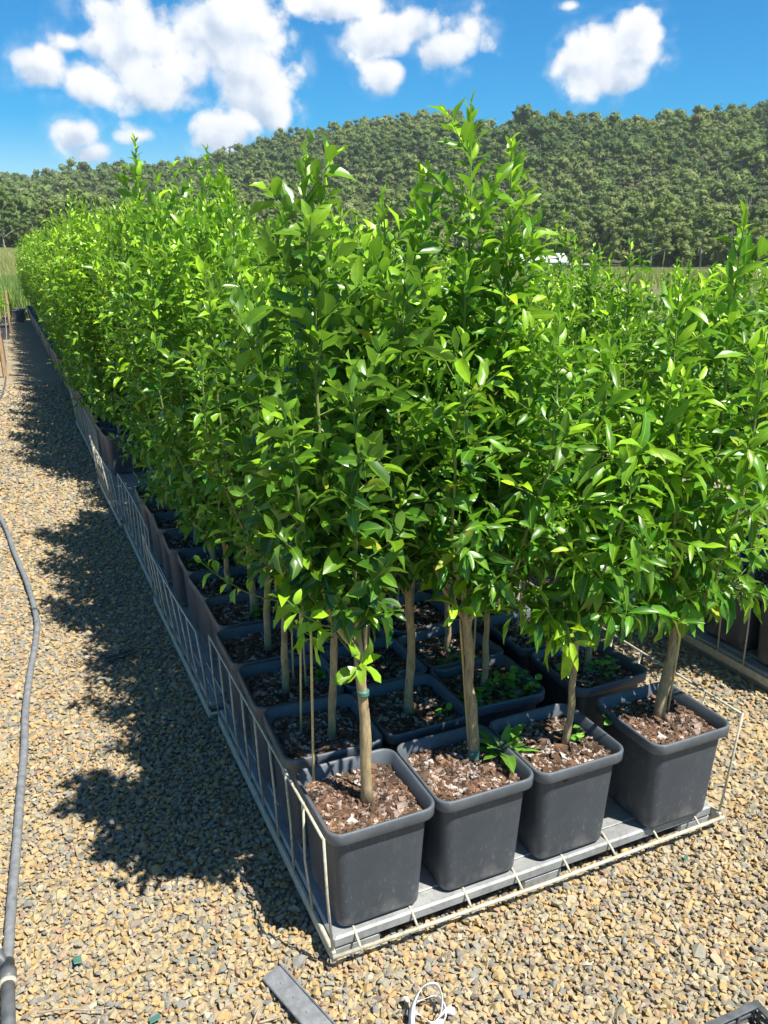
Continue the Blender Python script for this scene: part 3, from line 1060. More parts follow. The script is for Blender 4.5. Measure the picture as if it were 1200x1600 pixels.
def forest():
    r = np.random.default_rng(21)
    tm = [crown_template(s, 200) for s in range(40, 50)]
    pts = []
    rr = 199.0
    while rr < 610:
        sp = 4.35 + (rr - 220) * .0042
        na = int(rr * math.radians(80) / sp)
        A = HEAD - math.radians(38) + (np.arange(na) + r.uniform(0, 1, na)) * math.radians(80) / na
        R2 = rr + r.uniform(-sp, sp, na) * .6
        pts.append(np.column_stack([A, R2]))
        rr += sp * .92
    P = np.vstack(pts)
    X, Y = CAM[0] + P[:, 1] * np.sin(P[:, 0]), CAM[1] + P[:, 1] * np.cos(P[:, 0])
    Z = terrain(X, Y)
    n = len(X)
    S = r.lognormal(math.log(5.2), .34, n)
    hgt = r.normal(8.5, 1.9, n)
    low_ = (P[:, 1] < 245) & (r.random(n) < .8)
    hgt = np.where(low_, r.uniform(1.5, 5, n), hgt)
    patch = fbm2(X / 26, Y / 26, 9) * .26
    mb = MB()
    gum_cloud(mb, np.column_stack([X, Y, Z + hgt]), S, patch + r.normal(0, .19, n), tm, r)
    o = build(mb, 'forest', M['forest'], smooth=True)
    o['kind'] = 'stuff'
    o['label'] = 'olive green gum forest covering the whole hill behind'
    o['category'] = 'forest'
    mb = MB()                               # bare pale stems that show between the crowns
    k = r.random(n) < .30
    for x, y, z, h in zip(X[k], Y[k], Z[k], hgt[k]):
        lean = r.normal(0, .5, 2)
        mb.tube([(x, y, z - .5), (x + lean[0] * .5, y + lean[1] * .5, z + h * .5), (x + lean[0], y + lean[1], z + h * 1.05)], [.28, .22, .1], 5, cap=False, tone=.5)
    o2 = build(mb, 'trunks', M['bark_pale'], o)
    o2['kind'] = 'stuff'
    return n


NFOREST = forest()

# ------------------------------------------------------------------ the potted citrus trees
LEAF = {'broad': M['leaf_broad'], 'narrow': M['leaf_narrow'], 'light': M['leaf_light']}


def tree_meshes(seed, leafkind, **kw):
    tr, fo, n = citrus(seed, **kw)
    return tr.mesh('trunk', M['bark'], True), fo.mesh('crown', LEAF[leafkind], True), n


def potted(loc, rz, meshes, soil, stakes, label, group, trunk_at=(0, 0), rz_crown=0.0, scale=1.0):
    t = empty('potted_citrus_tree', loc, label, 'citrus tree', group, rz)
    p = link('pot', POT_ME, t)
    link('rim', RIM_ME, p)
    link('soil', soil, t)
    for nm, me in (('trunk', meshes[0]), ('crown', meshes[1])):
        o = link(nm, me, t, (trunk_at[0], trunk_at[1], SOIL_Z - .012))
        o.rotation_euler = (0, 0, rz_crown)
        o.scale = (scale,) * 3
    for s in stakes:
        link('stake', s, t)
    return t


ORD = ['front', 'second', 'third', 'fourth', 'fifth', 'sixth', 'seventh', 'eighth', 'ninth', 'tenth', 'eleventh', 'twelfth']
COLN = ['column beside the gravel path', 'second column from the path', 'third column from the path', 'rightmost column']
G_LONG = 'potted citrus trees of the long bed'
G_SIDE = 'potted citrus trees of the bed across the aisle'

STAKES = [cane_mesh(.02, .035, .75, (.01, .02), 1), cane_mesh(-.05, .03, .8, (.015, -.02), 2), cane_mesh(.045, -.02, .7, (-.01, .03), 3), cane_mesh(-.02, .05, .9, (.02, .01), 4)]

# the front row, each tree its own shape
front_spec = [
    dict(px=(573, 1252), kind='broad', seed=101, cx=.140, cy=.140,
         kw=dict(H=1.47, clear=.47, R=.29, leafL=.070, leafW=.034, droop=.22, dens=1.62, bend=(-.012, .015), r0=.0118, low=7,
                 leaders=[(-.07, .02, 1.47), (-.19, .06, 1.18), (.10, -.04, 1.27), (.15, .10, 1.14), (-.05, -.16, 1.08), (-.16, -.08, 1.0), (.02, .17, 1.22)])),
    dict(px=(740, 1186), kind='narrow', seed=102, cx=.417, cy=.140,
         kw=dict(H=1.55, clear=.45, R=.29, leafL=.076, leafW=.025, droop=.28, dens=1.6, bend=(-.02, .03), r0=.0112, low=3,
                 leaders=[(-.05, .03, 1.57), (.03, .06, 1.50), (.11, .02, 1.38), (-.15, .05, 1.38), (-.12, -.12, 1.12), (.12, -.14, 1.14), (.15, .10, 1.18), (-.02, .16, 1.45)])),
    dict(px=(880, 1165), kind='light', seed=103, cx=.694, cy=.136,
         kw=dict(H=1.22, clear=.38, R=.29, leafL=.098, leafW=.027, droop=.68, dens=1.4, bend=(.012, -.01), r0=.0084, low=5,
                 leaders=[(.04, .02, 1.08), (.14, -.06, 1.00), (-.10, .05, 1.10), (.10, .14, 1.06), (-.06, -.16, .92), (.18, .02, .96)])),
    dict(px=(1030, 1122), kind='light', seed=104, cx=1.040, cy=.112,
         kw=dict(H=1.36, clear=.33, R=.34, leafL=.092, leafW=.028, droop=.50, dens=1.4, bend=(.055, .03), r0=.0132, low=2,
                 leaders=[(.10, .02, 1.37), (-.10, .02, 1.22), (.22, .04, 1.26), (.02, -.15, 1.10), (-.16, -.08, 1.00), (.12, .18, 1.20)])),
]
fl = ['citrus tree with large dark glossy leaves in the nearest corner pot by the path',
      'tallest citrus tree of the front row, its pot holding a jagged leafy weed',
      'citrus tree with thin straight stem and hanging long leaves in the third front pot',
      'citrus tree with stout leaning stem in the front right pot, set slightly apart']
front_stakes = [[((490, 1222), (485, 935)), ((566, 1235), (572, 985))], [((733, 1175), (722, 1010))], [], [((1043, 1115), (1072, 935))]]


def stake_px(base, tip, cx, cy):
    a = pix(base[0], base[1], BASE_Z + SOIL_Z)
    # the cane's upper end: keep its depth, take its height from the photograph's slope
    d = math.hypot(a[0] - CAM[0], a[1] - CAM[1])
    az_t, el_t = azel(*tip)
    z = CAM[2] + d * math.tan(el_t)
    b = np.array([CAM[0] + d * math.sin(az_t), CAM[1] + d * math.cos(az_t), z])
    cy = cy - .018
    dirv_ = (b - a) * 1.25
    mb = MB()
    s = np.linspace(0, 1, 8)[:, None]
    pts = a + dirv_ * s - np.array([cx, cy, BASE_Z])
    mb.tube(pts, np.where(np.arange(8) % 3 == 0, .0036, .0031), 7)
    return mb.mesh('stake', M['cane'], True)


nleaf = 0
for i, f in enumerate(front_spec):
    tp = pix(f['px'][0], f['px'][1], BASE_Z + SOIL_Z)
    me = tree_meshes(f['seed'], f['kind'], **f['kw'])
    nleaf += me[2]
    st = [stake_px(b, t_, f['cx'], f['cy']) for b, t_ in front_stakes[i]]
    t = potted((f['cx'], f['cy'] - .018, BASE_Z), 0, me, SOILS[i % 3], st, fl[i], G_LONG, (tp[0] - f['cx'], tp[1] - f['cy'] + .018))
    if i < 2:
        mb = MB()
        z0 = .30 if i == 0 else .01
        s = np.linspace(0, 1, 5)
        mb.tube(np.column_stack([np.zeros(5) - (.004 if i == 0 else 0), np.zeros(5) + (.006 if i == 0 else 0), np.linspace(z0, z0 + (.012 if i == 0 else .03), 5)]), .0142 if i == 0 else .0160, 12)
        build(mb, 'tie', M['tie'], t, True, (tp[0] - f['cx'], tp[1] - f['cy'] + .018, SOIL_Z - .012))

# tree kinds for the rows behind
KINDS = []
for k in range(9):
    kind = ('narrow', 'light', 'broad', 'narrow', 'light', 'narrow', 'light', 'narrow', 'broad')[k]
    lw = {'broad': (.065, .030), 'narrow': (.063, .023), 'light': (.070, .025)}[kind]
    KINDS.append(tree_meshes(200 + k, kind, H=(1.42, 1.30, 1.38, 1.34, 1.25, 1.46, 1.36, 1.28, 1.33)[k], clear=.40, R=.26, leafL=lw[0], leafW=lw[1],
                             droop=.28, dens=1.42, bend=(0, 0), r0=.010, low=2))
FAR = []
for k in range(6):
    kind = ('narrow', 'light', 'light', 'narrow', 'light', 'narrow')[k]
    FAR.append(tree_meshes(300 + k, kind, H=(1.50, 1.38, 1.62, 1.44, 1.55, 1.42)[k], clear=.26, R=.27, leafL=.074, leafW=.028, droop=.25, dens=1.2, hi=False, r0=.012))

TALL = [tree_meshes(330 + k, 'narrow', H=1.62, clear=.34, R=.27, leafL=.078, leafW=.030, droop=.2, dens=1.2, r0=.013,
                    leaders=[(.0, .0, 1.78 - .04 * k), (.14, .05, 1.45), (-.12, .10, 1.40), (-.05, -.15, 1.34), (.10, -.12, 1.2), (-.18, -.02, 1.15)]) for k in range(2)]
BUSHY = [tree_meshes(340 + k, ('light', 'narrow')[k], H=1.40, clear=.10, R=.45, leafL=.080, leafW=.032, droop=.45, dens=1.15, hi=False, r0=.012, nlead=7) for k in range(2)]

LOWK = [tree_meshes(350 + k, ('narrow', 'light', 'narrow')[k], H=(1.44, 1.36, 1.5)[k], clear=.20, R=.34, leafL=.074, leafW=.027, droop=.4, dens=1.35, r0=.010, nlead=6) for k in range(3)]

rt = np.random.default_rng(77)
PITCHV = .283


def long_label(j, c):
    if j < 10:
        if j == 9 and c < 2:
            return f'citrus tree with slim shoot above its crown, tenth row, {COLN[c]}'
        return f'leafy potted citrus tree, {ORD[j]} row from the front, {COLN[c]}'
    if j < 40:
        return f'potted citrus tree far down the long bed, {COLN[c]}'
    return 'citrus tree at the far end of the long bed, small against the hill'


POS = {}
for j in range(1, 74):
    cols = (0, 1, 2, 3) if j < 40 else ((0, 2) if j % 2 else (0, 1))
    for c in cols:
        if c == 0 and j in (11, 12, 13, 14, 15):
            continue
        x = .14 + .280 * c + (.05 if c == 3 and j < 3 else 0) + rt.normal(0, .006)
        if c == 0 and j >= 4:
            x += .035
        y = .14 + PITCHV * j + (.04 if j == 1 and c == 2 else 0) + rt.normal(0, .005)
        z = BASE_Z + rt.normal(0, .002)
        rz = rt.normal(0, .03)
        near = j < 9
        if near:
            me = KINDS[(j * 4 + c * 3 + (j * j) % 5) % len(KINDS)]
        else:
            me = FAR[rt.integers(0, len(FAR))]
        sc = rt.uniform(.90, 1.08) if j < 12 else rt.uniform(.92, 1.14)
        if (j, c) in ((9, 0), (9, 1)):
            me = TALL[c]
        if c <= 1 and 5 <= j <= 10 and j != 9:
            me = LOWK[(j + c) % 3]
        if c == 0 and 16 <= j <= 26:
            me = BUSHY[j % 2]
        if 4 <= j <= 30:
            sc *= 1.05
        if (j, c) in ((9, 0), (9, 1)):
            sc = 1.0
        if c == 3 and j < 16:
            sc *= .85
        if c == 2 and 0 < j < 12:
            sc *= .91
        sk = [STAKES[(j + c) % 4]] if rt.random() < .8 else []
        if j < 3 and rt.random() < .6:
            sk.append(STAKES[(j + c + 2) % 4])
        POS[(j, c)] = potted((x, y, z), rz, me, SOILS[(j + c) % 3] if j < 5 else SOILS_LO[(j + c) % 2], sk,
                             long_label(j, c), G_LONG, tuple(rt.normal(0, .015, 2)), rt.uniform(0, 6.28), sc)

# the next bed across the aisle
SX, SY = 1.965, .34
SC = ['column along the aisle', 'second column from the aisle', 'third column from the aisle']
for j in range(20):
    for c in range(3):
        me = KINDS[(j * 2 + c * 5 + 1) % len(KINDS)] if j < 7 else FAR[rt.integers(0, len(FAR))]
        sc = rt.uniform(.80, .97) if j > 0 else 1.0
        lab = (f'potted citrus tree across the aisle, {ORD[j]} row, {SC[c]}' if j < 8
               else f'potted citrus tree well back across the aisle, {SC[c]}')
        potted((SX + .15 + .285 * c + rt.normal(0, .006), SY + .15 + PITCHV * j, BASE_Z + .0), rt.normal(0, .03), me, SOILS_LO[(j + c) % 2],
               [STAKES[(j + c) % 4]], lab, G_SIDE, tuple(rt.normal(0, .015, 2)), rt.uniform(0, 6.28), sc)

print('leaves in the front row', nleaf, 'each kind', [k[2] for k in KINDS], [k[2] for k in FAR], 'stones', NSTONE, 'forest', NFOREST)

# ------------------------------------------------------------------ wire sided trays
TW, TD = 1.185, 1.11


def wire_panel(x_bot, x_top, y0, y1, z0, z1, step, r, seed, sag=.0):
    """welded side: top wire, uprights, each upright hooked over the top wire"""
    rr_ = np.random.default_rng(seed)
    mb = MB()
    n = 12
    yy = np.linspace(y0, y1, n)
    s = np.linspace(0, 1, n)
    bow = sag * np.sin(s * math.pi)
    mb.tube(np.column_stack([np.full(n, x_top) - bow, yy, np.full(n, z1) - .3 * bow]), r, 7)
    k = int(round((y1 - y0) / step))
    for q in range(k + 1):
        y = y0 + (y1 - y0) * q / k
        b = sag * math.sin(math.pi * q / k)
        j = rr_.normal(0, .004)
        mb.tube([(x_bot, y + j, z0), (x_bot * .45 + x_top * .55 - b * .6 + rr_.normal(0, .003), y + j * .5, (z0 + z1) / 2), (x_top - b, y, z1 - .3 * b + .004)], r * .95, 7)
    return mb


def tray_base():
    mb = MB()
    # pressed sheet floor with shallow ribs
    mb.box(.011, TW, .004, TD, .042, .073, .005)
    for q in range(5):
        y = .05 + q * .235
        mb.box(.04, TW - .04, y, y + .14, .0735, .0785, .002)
    return mb


BASE_ME = tray_base().mesh('base', M['slab'], False)
feet = MB()
feet.box(.012, .135, .008, TD - .04, -.004, .0415, .006)
FOOT_ME = feet.mesh('foot', M['slab'], False)
XW = MB()
for q in range(8):
    x = .07 + q * .149
    XW.tube([(x, -.030, .044), (x - .002, -.010, .062), (x - .002, .03, .080), (x - .001, .30, .0805)], .0032, 6)
XW_ME = XW.mesh('floor_wire', M['wire'], True)
FR = MB()
FR.tube([(.0, -.022, .048), (.3, -.025, .046), (.6, -.027, .044), (.9, -.025, .045), (1.205, -.024, .048)], .0052, 8)
FR_ME = FR.mesh('front_rail', M['wire'], True)


def side_meshes(seed, flare_l, flare_r, sag):
    out_ = []
    for (xb, xt, sd_) in ((.004, -.012 - flare_l, 1), (TW + .010, TW + .035 + flare_r, -1)):
        mb = wire_panel(xb, xt, -.014, TD - .02,   .05, .372, .142, .0036, seed + sd_, sag * sd_)
        out_.append(mb.mesh('wire_side', M['wire'], True))
        mb = MB()
        mb.box(min(xb - .005, xb + .005), max(xb - .005, xb + .005), -.022, TD - .02, .030, .062, .002)
        out_.append(mb.mesh('bottom_rail', M['rail'], False))
    return out_


SIDES = [side_meshes(1, 0.0, .012, 0.0), side_meshes(5, .012, .01, .010), side_meshes(9, -.004, .008, -.006)]
TRAY_L = ['wire sided tray under the four front pots, its open end toward the viewer', 'wire sided tray standing right behind the open ended front tray',
          'third wire sided tray from the front, mostly under dark leaves', 'wire sided tray with its bare metal floor showing beside the path',
          'wire sided tray just beyond the one with the bare floor', 'farthest wire sided tray whose leaning side ends in deep shade']


def tray(loc, rz, var, label, group, wires=True, rz_feet=3):
    t = empty('wire_tray', loc, label, 'wire tray', group, rz)
    b = link('base', BASE_ME, t)
    for q in range(3):
        link('foot', FOOT_ME, b, (.0 + q * .53, 0, 0))
    S = SIDES[var]
    w = link('wire_side', S[0], t)
    link('bottom_rail', S[1], w)
    w = link('wire_side', S[2], t)
    link('bottom_rail', S[3], w)
    link('floor_wire', XW_ME, t)
    link('front_rail', FR_ME, t)
    return t


for q in range(6):
    tray((0.0 + (0, -.022, -.012, -.025, .0, .01)[q], (TD + .05) * q + .0, 0), (0, .006, -.004, .01, -.008, .004)[q], (0, 1, 2, 1, 2, 1)[q], TRAY_L[q], 'wire trays of the long bed')
SIDE_T = ['shaded wire sided tray across the aisle, at the right edge of the photo', 'wire sided tray across the aisle, just behind the shaded one at the edge', 'wire sided tray deep in the bed across the aisle']
for q in range(3):
    tray((SX - .01, SY + (TD + .05) * q, 0), .0, (0, 2, 1)[q], SIDE_T[q], 'wire trays of the bed across the aisle')

# handwriting scratched in white on the second pot of the path column
mb = MB()


def stroke(pts):
    p = np.array(pts, float)
    # pot wall of the second pot, left face: x depends on the height above the pot's foot
    zz = p[:, 1]
    xx = -(.1125 + (.1205 - .1125) * np.clip((zz - .10) / .158, 0, 1)) - .0012
    mb.tube(np.column_stack([xx, p[:, 0], zz]), .0011, 5)


stroke([(-.052, .243), (-.050, .226)])
stroke([(-.004, .232), (-.010, .205)])
stroke([(-.004, .232), (-.022, .236), (-.026, .228), (-.014, .219)])
stroke([(-.016, .198), (-.020, .176)])
stroke([(-.016, .198), (-.030, .194), (-.024, .184), (-.036, .176), (-.040, .183)])
stroke([(-.052, .176), (-.054, .162)])
if (1, 0) in POS:
    build(mb, 'handwriting', M['scribble'], POS[(1, 0)])


# ------------------------------------------------------------------ weeds in the pots
def weed(loc, label, seed, n, L, Wd, spread, h, rosette=False, group=None):
    r = np.random.default_rng(seed)
    mb = MB()
    st = MB()
    if rosette:
        a = np.arange(n) * 2.4 + r.normal(0, .2, n)
        e = np.linspace(.15, 1.25, n)
        D = np.column_stack([np.cos(a) * np.cos(e), np.sin(a) * np.cos(e), np.sin(e)])
        P = D * .006
        N = np.column_stack([-np.cos(a) * np.sin(e), -np.sin(a) * np.sin(e), np.cos(e)])
        LL = L * r.uniform(.6, 1.1, n) * np.where(e > .9, .7, 1)
        leaves(mb, P, D, N, LL, Wd * r.uniform(.8, 1.2, n) * LL / L, r.uniform(.15, .45, n), np.clip(.35 + e * .35 + r.normal(0, .1, n), 0, 1), True, .25, .10, r)
        o = build(mb, 'weed', M['weed'], None, True, loc)
    else:
        a = r.uniform(0, 6.28, n)
        q = spread * np.sqrt(r.random(n))
        z = h * r.uniform(.25, 1, n) * (1.15 - q / spread * .7)
        P = np.column_stack([q * np.cos(a), q * np.sin(a), z])
        b = r.uniform(0, 6.28, n)
        D = np.column_stack([np.cos(b), np.sin(b), r.normal(.1, .3, n)])
        N = np.column_stack([r.normal(0, .3, (n, 2)), np.ones(n)])
        LL = L * r.uniform(.6, 1.2, n)
        leaves(mb, P, D, N, LL, Wd / L * LL, r.uniform(0, .4, n), np.clip(r.normal(.5, .25, n), 0, 1), True, .2, .08, r)
        for k in range(0, n, 3):
            p = P[k]
            mb.tube([(p[0] * .5, p[1] * .5, -.004), (p[0] * .8, p[1] * .8, p[2] * .6), tuple(p)], .0012, 4, cap=False, tone=.4)
        o = build(mb, 'weed', M['weed'], None, True, loc)
    tag(o, label, 'weed', group)
    return o


SOILW = BASE_Z + SOIL_Z + .002
p = pix(786, 1178, SOILW)
weed(tuple(p), 'rosette weed with jagged upright leaves at the stem in the second front pot', 1, 17, .115, .032, .05, .05, True)
WG = 'small weeds in the pots'
for (x, y, n, sp, h, lab, sd_) in [
    (800, 1080, 70, .085, .065, 'large clump of round leaved weed filling a pot in the second row', 2),
    (745, 1095, 26, .045, .035, 'low weed at the left rim of the weediest pot', 3),
    (705, 1040, 22, .045, .05, 'bright weed behind the grey stem, second row', 4),
    (895, 1155, 10, .022, .035, 'tiny weed beside the thin straight stem in the third front pot', 5),
    (940, 1050, 26, .05, .05, 'weed along the back of the pot behind the third front pot', 6),
    (865, 1050, 10, .03, .025, 'sprig of weed at the left rim of the pot behind the third front pot', 7),
    (695, 1118, 8, .02, .03, 'single weed seedling in the shaded pot behind the second front pot', 8),
    (495, 1065, 9, .02, .05, 'thin weed in the third pot of the path column', 9),
    (540, 1075, 7, .02, .03, 'weed seedling near the canes of the second pot by the path', 10),
    (400, 965, 18, .03, .05, 'leafy weed in shade beside the canes of the fourth pot by the path', 11),
    (312, 885, 30, .05, .03, 'mossy weed patch in a far pot by the path', 12),
    (950, 1130, 5, .012, .02, 'weed seedling in the front right pot', 13)]:
    weed(tuple(pix(x, y, SOILW)), lab, sd_, n, .028, .020, sp, h, False, WG)

# ------------------------------------------------------------------ things lying on the gravel


def path3(pts, n=40):
    """smooth curve through points (Catmull-Rom)"""
    P = np.array(pts, float)
    P = np.vstack([2 * P[0] - P[1], P, 2 * P[-1] - P[-2]])
    out_ = []
    m = len(P) - 3
    for k in range(m):
        a, b, c, d = P[k:k + 4]
        for t in np.linspace(0, 1, max(2, n // m), endpoint=(k == m - 1)):
            out_.append(.5 * ((2 * b) + (-a + c) * t + (2 * a - 5 * b + 4 * c - d) * t * t + (-a + 3 * b - 3 * c + d) * t ** 3))
    return np.array(out_)


HZ = .022
hp = [pix(x, y, HZ) for x, y in ((-30, 770), (4, 815), (22, 862), (42, 910), (57, 965), (56, 1000), (46, 1060), (40, 1110), (38, 1170), (32, 1240), (26, 1320), (19, 1400), (14, 1470), (11, 1512))]
t = empty('irrigation_pipe', tuple(pix(11, 1512, 0)), 'long grey poly irrigation pipe winding along the left of the gravel path', 'pipe')
org = np.array(t.location)
mb = MB()
mb.tube(path3(hp, 90) - org, .0125, 14)
build(mb, 'hose', M['greyplastic'], t, True)
mb = MB()
e0, e1 = pix(12, 1505, HZ), pix(14, 1640, HZ)
mb.tube(np.array([e0 + (e1 - e0) * s for s in (.22, .6, 1.0)]) - org, .0145, 14)
build(mb, 'hose', M['blackplastic'], t, True)
mb = MB()
mb.tube(np.array([e0 + (e1 - e0) * s for s in (-.02, .1, .1, .24)]) - org, [.015, .015, .019, .019], 14)
c0 = e0 + (e1 - e0) * .05
mb.tube(np.array([c0, c0 + np.array([-.02, .035, .012]), c0 + np.array([-.045, .07, .03])]) - org, [.011, .013, .011], 12)
build(mb, 'fitting', M['blackplastic'], t, True)
mb = MB()
mb.tube(np.array([e0 + (e1 - e0) * .235, e0 + (e1 - e0) * .275]) - org, .0195, 16)
build(mb, 'collar', M['wire'], t, True)
mb = MB()
mb.tube(np.array([c0 + np.array([-.018, .038, .02]), c0 + np.array([-.05, .10, .035])]) - org, [.012, .014], 12)
build(mb, 'tap', M['rail'], t, True)

# second dark hose farther up the path
hp = [pix(x, y, .012) for x, y in ((-12, 640), (3, 618), (9, 590), (8, 560), (4, 530), (2, 505))]
mb = MB()
mb.tube(path3(hp, 40), .011, 8)
tag(build(mb, 'hose', M['blackplastic'], None, True), 'dark hose lying far up the left edge of the path', 'hose')

# grey plastic strip
a, b = pix(424, 1519, .022), pix(512, 1620, .022)
L_ = np.linalg.norm(b - a)
mb = MB()
mb.box(-.026, .026, 0, L_, -.004, .004, .0018)
mb.box(-.026, -.0225, 0, L_, .0042, .0085, .001)
for k in range(6):
    mb.box(-.0035, .0035, .04 + k * .05, .047 + k * .05, .0043, .0062, .001)
o = build(mb, 'plastic_strip', M['greyplastic'])
o.location = a
o.rotation_euler = (.02, .05, math.atan2(-(b - a)[0], (b - a)[1]))
tag(o, 'flat grey plastic strip lying on the gravel in front of the trays', 'strip')

# little dark strip in the shade of the trees
a, b = pix(165, 1032, .018), pix(212, 1017, .018)
mb = MB()
L_ = np.linalg.norm(b - a)
mb.box(-.012, .012, 0, L_, -.003, .003, .001)
mb.box(-.012, -.009, 0, L_, .0031, .008, .001)
o = build(mb, 'plastic_offcut', M['blackplastic'])
o.location = a
o.rotation_euler = (0, 0, math.atan2(-(b - a)[0], (b - a)[1]))
tag(o, 'small black plastic offcut lying in the tree shade on the path', 'offcut')


# white ribbon
def ribbon(pts, w, name, parent=None):
    P = path3(pts, 60)
    T = np.gradient(P, axis=0)
    T /= np.linalg.norm(T, axis=1)[:, None]
    n = len(P)
    tw = np.linspace(.5, 2.4, n)
    up = np.column_stack([np.zeros(n), np.zeros(n), np.ones(n)])
    S = np.cross(T, up)
    S /= np.linalg.norm(S, axis=1)[:, None]
    U = np.cross(S, T)
    d = S * np.cos(tw)[:, None] + U * np.sin(tw)[:, None]
    e = np.cross(d, T) * .0004
    V = np.stack([P - d * w / 2 - e, P + d * w / 2 - e, P + d * w / 2 + e, P - d * w / 2 + e], 1).reshape(-1, 3)
    Q = []
    for k in range(n - 1):
        for j in range(4):
            Q.append((k * 4 + j, k * 4 + (j + 1) % 4, k * 4 + 4 + (j + 1) % 4, k * 4 + 4 + j))
    return V, Q


mb = MB()
for pts in ([(634, 1557, .03), (645, 1575, .025), (642, 1600, .03), (650, 1625, .02)],
            [(643, 1600, .03), (646, 1568, .05), (660, 1543, .06), (680, 1538, .055), (690, 1555, .05), (689, 1580, .04), (683, 1592, .035), (670, 1602, .03)],
            [(652, 1564, .025), (665, 1560, .03), (680, 1558, .03), (694, 1572, .035), (695, 1590, .03), (686, 1600, .03)],
            [(648, 1580, .03), (662, 1590, .028), (674, 1600, .03), (690, 1598, .03), (684, 1615, .03)],
            [(668, 1604, .035), (684, 1592, .035), (698, 1580, .03), (710, 1580, .022)]):
    V, Q = ribbon([pix(x, y, z) for x, y, z in pts], .015, 'r')
    mb.add(V, None, Q)
tag(build(mb, 'ribbon', M['white'], None, True), 'tangled loop of white plastic ribbon on the gravel', 'ribbon')

# corner of a slotted black nursery flat at the bottom right
a, b = pix(1085, 1612, .05), pix(1182, 1567, .05)
dv = (b - a)
ang = math.atan2(dv[1], dv[0])
t = empty('plastic_crate', (b[0], b[1], 0), 'edge of a slotted black plastic crate in the bottom corner of the photo', 'crate', None, ang)
mb = MB()
Wc, Dc = .42, .30
for k in range(3):
    z = .008 + k * .017
    mb.box(-Wc, 0, -.006, 0, z, z + .009, .0015)
    mb.box(-.006, 0, -Dc, -.0065, z, z + .009, .0015)
for k in range(10):
    x = -.01 - k * .044
    mb.box(x - .006, x + .002, -.0095, -.0065, .002, .05, .001)
for k in range(7):
    y = -.015 - k * .045
    mb.box(-.0095, -.0065, y - .006, y + .002, .002, .05, .001)
build(mb, 'side', M['blackplastic'], t)
mb = MB()
mb.box(-Wc, .004, -.012, .004, .0505, .0555, .0015)
mb.box(-.012, .004, -Dc, -.0122, .0505, .0555, .0015)
build(mb, 'rim', M['blackplastic'], t)
mb = MB()
for k in range(9):
    y = -.03 - k * .031
    mb.box(-Wc, -.01, y - .008, y + .008, .004, .0075, .001)
build(mb, 'floor', M['blackplastic'], t)

# twig and fallen leaf bits
mb = MB()
mb.tube(path3([pix(58, 1583, .03), pix(85, 1578, .034), pix(105, 1576, .033), pix(140, 1578, .032), pix(172, 1574, .028)], 24), np.linspace(.0028, .0014, 24), 6)
tag(build(mb, 'twig', M['twig'], None, True), 'dry twig lying on the gravel at the bottom left', 'twig')
mb = MB()
mb.tube(path3([pix(395, 1600, .02), pix(402, 1582, .022), pix(410, 1570, .026)], 12), .0025, 6)
mb.tube(path3([pix(405, 1598, .02), pix(425, 1592, .022), pix(440, 1588, .026)], 12), .003, 6)
tag(build(mb, 'twig', M['twig'], None, True), 'dry forked twig next to the grey plastic strip', 'twig')
for (x, y, sz, lab) in ((242, 1592, .012, 'dark green scrap of plastic near the bottom edge'), (121, 1500, .013, 'teal scrap of plastic between the pipe and the strip'), (1072, 1340, .008, 'bright green scrap on the gravel right of the front tray')):
    mb = MB()
    mb.box(-sz, sz, -sz * .7, sz * .7, 0, .002, .0006)
    o = build(mb, 'plastic_scrap', M['tie'])
    o.location = pix(x, y, .022)
    o.rotation_euler = (.15, .1, x)
    tag(o, lab, 'scrap')

# ------------------------------------------------------------------ far left: staked plants of another bed, drip lines
stakes_px = [((3, 565), .95, 0), ((4, 530), .8, 1), ((17, 520), .85, 2), ((8, 590), .9, 3)]
for k, ((x, y), h, s) in enumerate(stakes_px):
    p = pix(x, y, 0)
    mb = MB()
    mb.box(-.022, .022, -.022, .022, -.02, h, .003)
    o = build(mb, 'timber_stake', M['wood'])
    o.location = p
    o.rotation_euler = (rt.normal(0, .03), rt.normal(0, .03), rt.uniform(0, 1))
    tag(o, ['timber stake with a hose hanging off it, far up the path edge', 'brown timber stake behind the hose stake, path edge', 'thin timber stake nearest the long bed at the path end',
            'timber stake nearest the viewer on the left path edge'][k], 'stake', 'timber stakes at the far path edge')
for k, ((x, y), h) in enumerate((((6, 530), .55), ((10, 515), .5), ((-6, 545), .5))):
    p = pix(x, y, 0)
    t = empty('potted_shrub', tuple(p), ['low green shrub in black pot by the timber stakes', 'green shrub in black pot behind the timber stakes', 'green shrub in black pot at the left photo edge'][k], 'shrub', 'potted shrubs by the stakes')
    q = link('pot', POT_ME, t)
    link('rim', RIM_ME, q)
    tr, fo, _ = citrus(400 + k, h, .12, .2, .07, .03, .2, .7, False, r0=.008)
    o = build(tr, 'stem', M['bark'], t, True, (0, 0, SOIL_Z))
    o = build(fo, 'foliage', M['leaf_light'], t, True, (0, 0, SOIL_Z))
for k, pp in enumerate(([(12, 470, .7), (16, 500, .35), (18, 520, .06), (24, 535, .015)], [(7, 478, .8), (10, 520, .4), (11, 560, .05), (9, 585, .015)])):
    mb = MB()
    mb.tube(path3([pix(x, y, z) for x, y, z in pp], 24), .006, 6)
    tag(build(mb, 'drip_line', M['twig'], None, True), ['thin drip line looping off the farther stake', 'thin drip line hanging down the nearer stake'][k], 'drip line')
for k in range(3):
    p = pix(30 + k * 4, 503 - k * 1.5, 0) + np.array([.0, .35 * k, 0])
    t = empty('empty_pot', tuple(p), 'empty grey plastic pot at the far end of the path', 'pot', 'empty pots at the end of the path')
    q = link('pot', POT_ME, t)
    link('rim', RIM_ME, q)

# ------------------------------------------------------------------ field grass, rushes


